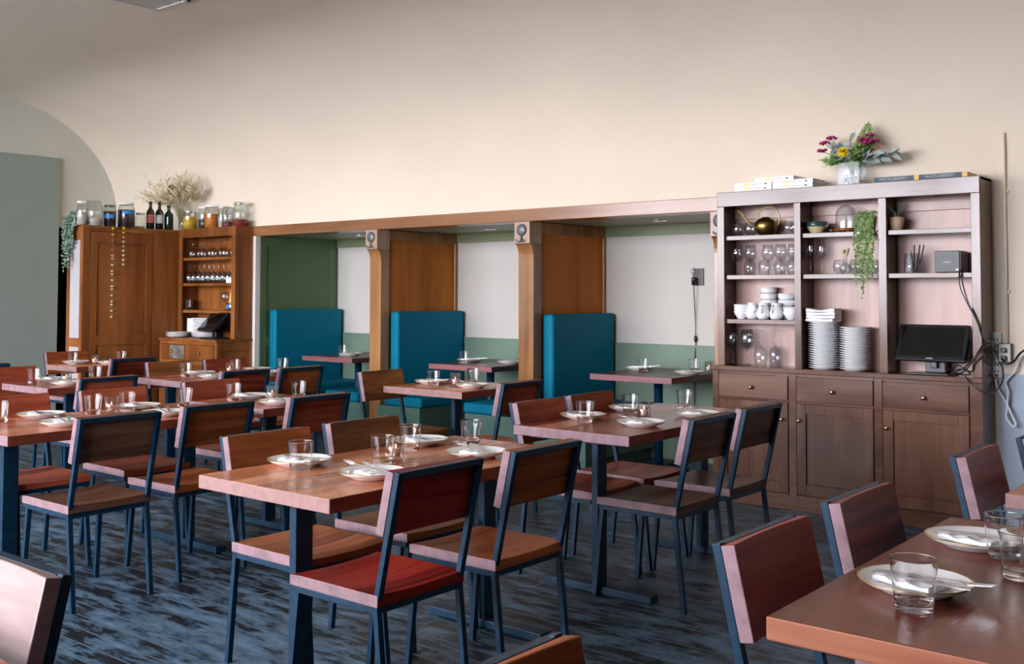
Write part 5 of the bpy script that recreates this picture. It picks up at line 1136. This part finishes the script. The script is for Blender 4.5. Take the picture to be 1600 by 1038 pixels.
tag(MB().box(-0.045, 0.045, -0.001, 0.001, 0, 0.05).obj('paper_label', 'paper', None, 0, (-9.02, 6.462, 1.5095), (0.08, 0, 0)), 'small white paper label propped on the corner hutch shelf', 'label')
put('tumbler', ME['tumbler'], (-9.83, 6.53, 1.224), 0, 'tumbler at the left of the third corner hutch shelf', 'glass', 'glasses in the corner hutch')
put('wine_glass', CP, (-9.22, 6.56, 1.224), 0, 'upright stem glass on the third corner hutch shelf', 'glass', 'glasses in the corner hutch')
tag(MB().lathe([(0, 0.001), (0.05, 0.001), (0.05, 0.085), (0.046, 0.085), (0.046, 0.006), (0, 0.006)], (0, 0, 0), 20).box(-0.02, 0.02, -0.0515, -0.049, 0.02, 0.06, 1).obj('tin_pot', ['steel', 'bluetape'], None, 0, (-9.06, 6.53, 1.224)), 'small steel pot with a blue label on the corner hutch shelf', 'pot')
tag(MB().lathe([(0, 0.007), (0.040, 0.007), (0.012, 0.21), (0, 0.22)], (0, 0, 0), 16).obj('yellow_cone', 'cone', None, 0, (-9.06, 6.53, 1.224)), 'yellow paper cone standing in the steel pot', 'cone')
SP = MB().lathe([(0, 0.003), (0.07, 0.0), (0.075, 0.0), (0.12, 0.016), (0.122, 0.018), (0.118, 0.018), (0.074, 0.007), (0, 0.006)], (0, 0, 0), 30).mesh('side_plate', 'china')
for i in range(4): put('side_plate', SP, (-9.77, 6.36, 0.935 + 0.0135 * i), 0, 'white side plate, %s from the bottom of the low stack on the corner hutch' % ORD[i], 'plate', 'plates on the corner hutch')
SB = bowl_me(0.095, 0.06)
for i in range(7): put('side_bowl', SB, (-9.76, 6.575, 0.935 + 0.023 * i), 0, 'white bowl, %s from the bottom of the tall stack on the corner hutch' % ORD[i], 'bowl', 'bowls on the corner hutch')
PB = MB().lathe([(0, 0.004), (0.09, 0.0), (0.1, 0.0), (0.15, 0.02), (0.152, 0.023), (0.147, 0.023), (0.098, 0.009), (0, 0.008)], (0, 0, 0), 34).mesh('large_plate', 'china')
for i in range(11): put('large_plate', PB, (-9.50, 6.53, 0.935 + 0.0185 * i), 0, 'large white plate, %s from the bottom of the stack behind the tablet' % ORD[i], 'plate', 'large plates on the corner hutch')
t = thing('till_tablet', (-9.19, 6.42, 0.935), 'black tilted till tablet on the corner hutch counter', 'tablet')
MB().box(-0.14, 0.12, -0.09, 0.09, 0, 0.014).obj('base', 'black', t, 0.004)
MB().box(-0.035, 0.035, -0.01, 0.05, 0.014, 0.15).obj('stand', 'black', t, 0.006)
s_ = MB().box(-0.20, 0.20, -0.012, 0.012, -0.125, 0.125).obj('display', 'black', t, 0.005, (-0.01, -0.02, 0.17), (math.radians(-42), 0, math.radians(-12)))
MB().box(-0.18, 0.18, -0.0135, -0.0122, -0.105, 0.105).obj('screen', 'screen', s_)
MB().box(0.10, 0.16, 0.0125, 0.05, -0.05, 0.05).obj('card_reader', 'black', s_, 0.003)

# jars and bottles along the top of the corner cabinet
JT = 2.09
def jar(x, y, r, h, lab, fill=None, fh=0.5, lid=None, tape=None, neck=0.8, name='storage_jar'):
    t = thing(name, (x, y, JT if x > -9.92 else TZ), lab, 'jar', 0, 'jars on top of the corner cabinet')
    MB().lathe([(0, 0.001), (r * 0.92, 0.001), (r, 0.008), (r, h * 0.74), (r * neck, h * 0.87), (r * neck, h * 0.97), (r * neck - 0.003, h * 0.97), (r * neck - 0.003, h * 0.86), (r - 0.003, h * 0.73), (r - 0.003, 0.01), (0, 0.004)], (0, 0, 0), 22).obj('glass', 'jar', t)
    if fill:
        mb = MB().lathe([(0, 0.006), (r - 0.006, 0.006), (r - 0.005, h * 0.74 * fh), (0, h * 0.74 * fh)], (0, 0, 0), 18); mb.obj('contents', fill, t)
    if lid: MB().lathe([(r * neck + 0.003, h * 0.91), (r * neck + 0.004, h * 0.995), (0, h)], (0, 0, 0), 20).obj('lid', lid, t)
    if tape:
        a0, a1, z0, z1 = tape; mb = MB(); n = 8; vs = []
        for i in range(n + 1):
            a = a0 + (a1 - a0) * i / n
            for z in (z0, z1): vs.append(((r + 0.0015) * math.cos(a), (r + 0.0015) * math.sin(a), z * h))
        mb.add(vs, [(2 * i, 2 * i + 2, 2 * i + 3, 2 * i + 1) for i in range(n)], 0, True); mb.obj('tape_label', 'bluetape', t)
    return t
AX = -9.99
jar(AX, 5.39, 0.055, 0.245, 'tall glass jar with a white lid at the left end of the corner cabinet top', 'shell', 0.75, 'white')
jar(AX + 0.0, 5.52, 0.085, 0.26, 'wide clear jar of pale shells on the corner cabinet', 'shell', 0.45, 'jar')
jar(AX, 5.69, 0.064, 0.225, 'squat dark jar with blue tape above the garlands', 'plum', 0.95, 'iron', (-1.4, 0.1, 0.38, 0.55))
jar(AX, 5.875, 0.088, 0.262, 'large jar of dark preserve with a white lid and blue tape', 'plum', 0.95, 'white', (-1.0, 0.5, 0.54, 0.66))
jar(AX, 6.035, 0.055, 0.165, 'small clear jar left of the wine bottles', 'clay', 0.2, 'steel')
def bottle(x, y, lab, mat, lmat, h=0.295, r=0.043):
    t = thing('wine_bottle', (x, y, TZ), lab, 'bottle', 0, 'bottles on top of the corner cabinet')
    MB().lathe([(0, 0.001), (r * 0.9, 0.001), (r, 0.008), (r, h * 0.58), (r * 0.85, h * 0.66), (r * 0.36, h * 0.76), (r * 0.33, h * 0.98), (r * 0.38, h * 0.985), (r * 0.38, h), (0, h)], (0, 0, 0), 22).obj('glass', mat, t)
    vs = []; n = 10
    for i in range(n + 1):
        a = -1.9 + 2.2 * i / n
        for z in (h * 0.22, h * 0.52): vs.append(((r + 0.001) * math.cos(a), (r + 0.001) * math.sin(a), z))
    MB().add(vs, [(2 * i, 2 * i + 2, 2 * i + 3, 2 * i + 1) for i in range(n)], 0, True).obj('label', lmat, t)
    MB().lathe([(r * 0.4, h * 0.86), (r * 0.42, h * 0.995), (0, h * 1.003)], (0, 0, 0), 16).obj('capsule', mat, t)
bottle(AX, 6.155, 'dark wine bottle with a red label, left of the three', 'wine', 'labelred')
bottle(AX, 6.262, 'dark wine bottle with a grey label, middle of the three', 'wine', 'labelgrey')
t_ = bottle(AX, 6.375, 'dark green bottle with a bulbous neck, right of the three', 'bottlegreen', 'bottlegreen', 0.27, 0.048)
t = thing('glass_vase', (-9.955, 6.53, JT), 'tall clear glass vase of dried flowers on the corner cabinet', 'vase', 0)
MB().lathe([(0, 0.001), (0.045, 0.001), (0.05, 0.01), (0.056, 0.225), (0.053, 0.225), (0.046, 0.012), (0, 0.010)], (0, 0, 0), 24).obj('body', 'jar', t)
t = thing('dried_bouquet', (-9.955, 6.53, JT + 0.012), 'large straw coloured dried bouquet in the vase on the corner cabinet', 'dried flowers')
ms, mg, mw = MB(), MB(), MB(); rl = random.Random(21)
for i in range(74):
    a = rl.uniform(-1.35, 1.1); ln = rl.uniform(0.40, 0.70) * (1.15 if a < -0.8 else 1.0); tip = Vector((math.sin(a) * ln * 0.95 - 0.03, rl.uniform(-0.22, 0.06), math.cos(a) * ln * 0.75 + 0.10))
    if abs(a) > 0.9: tip.z = max(tip.z, 0.33 + 0.10 * rl.random())
    midp = Vector((tip.x * 0.25, tip.y * 0.3, 0.24)); ms.tube([(rl.uniform(-.02, .02), rl.uniform(-.02, .02), 0.0), midp * 0.75 + Vector((0, 0, 0.04)), midp.lerp(tip, 0.5) + Vector((0, 0, 0.03)), tip], 0.0013, 4)
    for k in range(15):
        c = midp.lerp(tip, 0.30 + 0.70 * k / 14); d = (tip - midp).normalized() + Vector((rl.uniform(-1, 1), rl.uniform(-1, 1), rl.uniform(-0.3, 0.9)))
        mg.leaf(c, d, (rl.uniform(-1, 1), -1, 0.3), rl.uniform(0.03, 0.065) * (1.5 if i % 4 == 0 else 1), 0.012 * (1.7 if i % 4 == 0 else 1), 1 if i % 4 == 0 and k > 5 else 0, 0.2, 2)
ms.obj('stems', 'dry', t); mg.obj('grass_sprays', ['dry', 'drypale'], t)
MB().blob((-0.05, -0.12, 0.42), 0.065, (0.9, 0.6, 0.85), 10, 0, 0.1).obj('brown_seed_head', 'drybrown', t)
jar(-9.78, 6.50, 0.078, 0.205, 'jar of yellow preserve with a blue label, right of the dried flowers', 'mustard', 0.9, 'steel', (-2.6, -1.9, 0.5, 0.64), 0.95)
jar(-9.58, 6.54, 0.062, 0.235, 'clear jar with blue tape between the yellow and orange jars', 'iron', 0.6, 'white', (-2.6, -1.6, 0.62, 0.74), 0.9)
jar(-9.40, 6.51, 0.078, 0.24, 'jar of orange preserve with a white lid', 'orange', 0.85, 'white', (-2.6, -1.9, 0.52, 0.64), 0.9)
jar(-9.265, 6.55, 0.05, 0.225, 'slim clear jar right of the orange jar', 'shell', 0.7, 'white', (-2.4, -1.7, 0.35, 0.5))
jar(-9.155, 6.53, 0.055, 0.215, 'clear jar with a little red at the bottom', 'red', 0.35, 'jar')
jar(-8.98 + 0.0, 6.57, 0.085, 0.255, 'large glass jar with blue tape and red contents at the right end', 'red', 0.40, 'steel', (-2.6, -1.7, 0.42, 0.60), 0.78)
t = thing('bud_vase', (-9.08, 6.49, JT), 'tiny glass bud vase with a dried sprig between the right jars', 'vase')
MB().lathe([(0, 0.001), (0.022, 0.001), (0.03, 0.03), (0.012, 0.055), (0.012, 0.075), (0.0095, 0.075), (0.009, 0.055), (0, 0.006)], (0, 0, 0), 14).obj('body', 'jar', t)
mb = MB().tube([(0, 0, 0.01), (0.002, 0, 0.12)], 0.002, 4)
for i in range(14): mb.leaf((0, 0, 0.09 + 0.05 * rl.random()), (rl.uniform(-1, 1), rl.uniform(-1, 1), rl.uniform(-.2, 1)), (0, -1, 0.3), 0.03, 0.012, 0, 0.1, 2)
mb.obj('sprig', 'drybrown', t)
# trailing plant at the left end
t = thing('trailing_plant', (-10.08, 5.415, TZ), 'grey-green trailing plant spilling off the left end of the corner cabinet', 'plant')
MB().lathe([(0, 0.001), (0.04, 0.001), (0.055, 0.09), (0.05, 0.09), (0, 0.08)], (0, 0.01, 0), 16).obj('pot', 'black', t)
ml, ms = MB(), MB()
for i in range(20):
    x = rl.uniform(-0.13, 0.05); ln = rl.uniform(0.2, 0.66) if i % 3 else rl.uniform(0.12, 0.25); pts = [(x * 0.3, 0.0, 0.09), (x * 0.7, -0.04, 0.135), (x, -0.075 - rl.random() * 0.02, 0.08)]
    for j in range(int(ln / 0.035)): pts.append((x + 0.01 * math.sin(j + i), -0.082 - 0.015 * rl.random(), 0.08 - 0.035 * (j + 1)))
    ms.tube(pts, 0.0013, 4)
    for p in pts[1:]:
        for q in range(4): ml.leaf(p, (rl.uniform(-1, 1), rl.uniform(-1, .2), rl.uniform(-.8, .5)), (0, -1, .5), 0.032, 0.02, 0, 0.2, 2)
ms.obj('stems', 'dusty', t); ml.obj('leaves', 'trail', t)
# garlands on the door
def garland(y, zs, lab, cols):
    t = thing('dried_flower_garland', (TX + 0.025, y, TZ), lab, 'garland', 0, 'garlands on the corner cabinet')
    MB().tube([(-0.05, 0, 0.008), (-0.01, 0, 0.008), (0, 0, -0.01), (0, 0, zs[-1] - TZ - 0.02)], 0.0012, 4).obj('string', 'dry', t)
    for i, z in enumerate(zs):
        mb = MB(); c = cols[min(i, len(cols) - 1)]
        for k in range(7):
            a = k * 0.9; mb.leaf((0, 0, 0), (math.cos(a), math.sin(a), 0.25), (0, 0, 1), 0.026, 0.025, 0, -0.2, 2)
        mb.blob((0, 0, 0.004), 0.013, (1, 1, 0.8), 6, 0, 0.15)
        mb.obj('blossom', c, t, 0, (0, 0, z - TZ))
garland(5.68, [2.06 - 0.052 * i - (0.01 * (i % 3)) for i in range(18)], 'long dried blossom garland hanging down the tall cabinet door', ['yellow', 'mustard', 'drybrown', 'drybrown', 'drybrown', 'terracotta', 'terracotta', 'drypale'])
garland(5.80, [2.07 - 0.047 * i for i in range(9)], 'shorter dried blossom garland hanging to the right of the long one', ['yellow', 'mustard', 'terracotta', 'drypale', 'dry', 'drypale'])
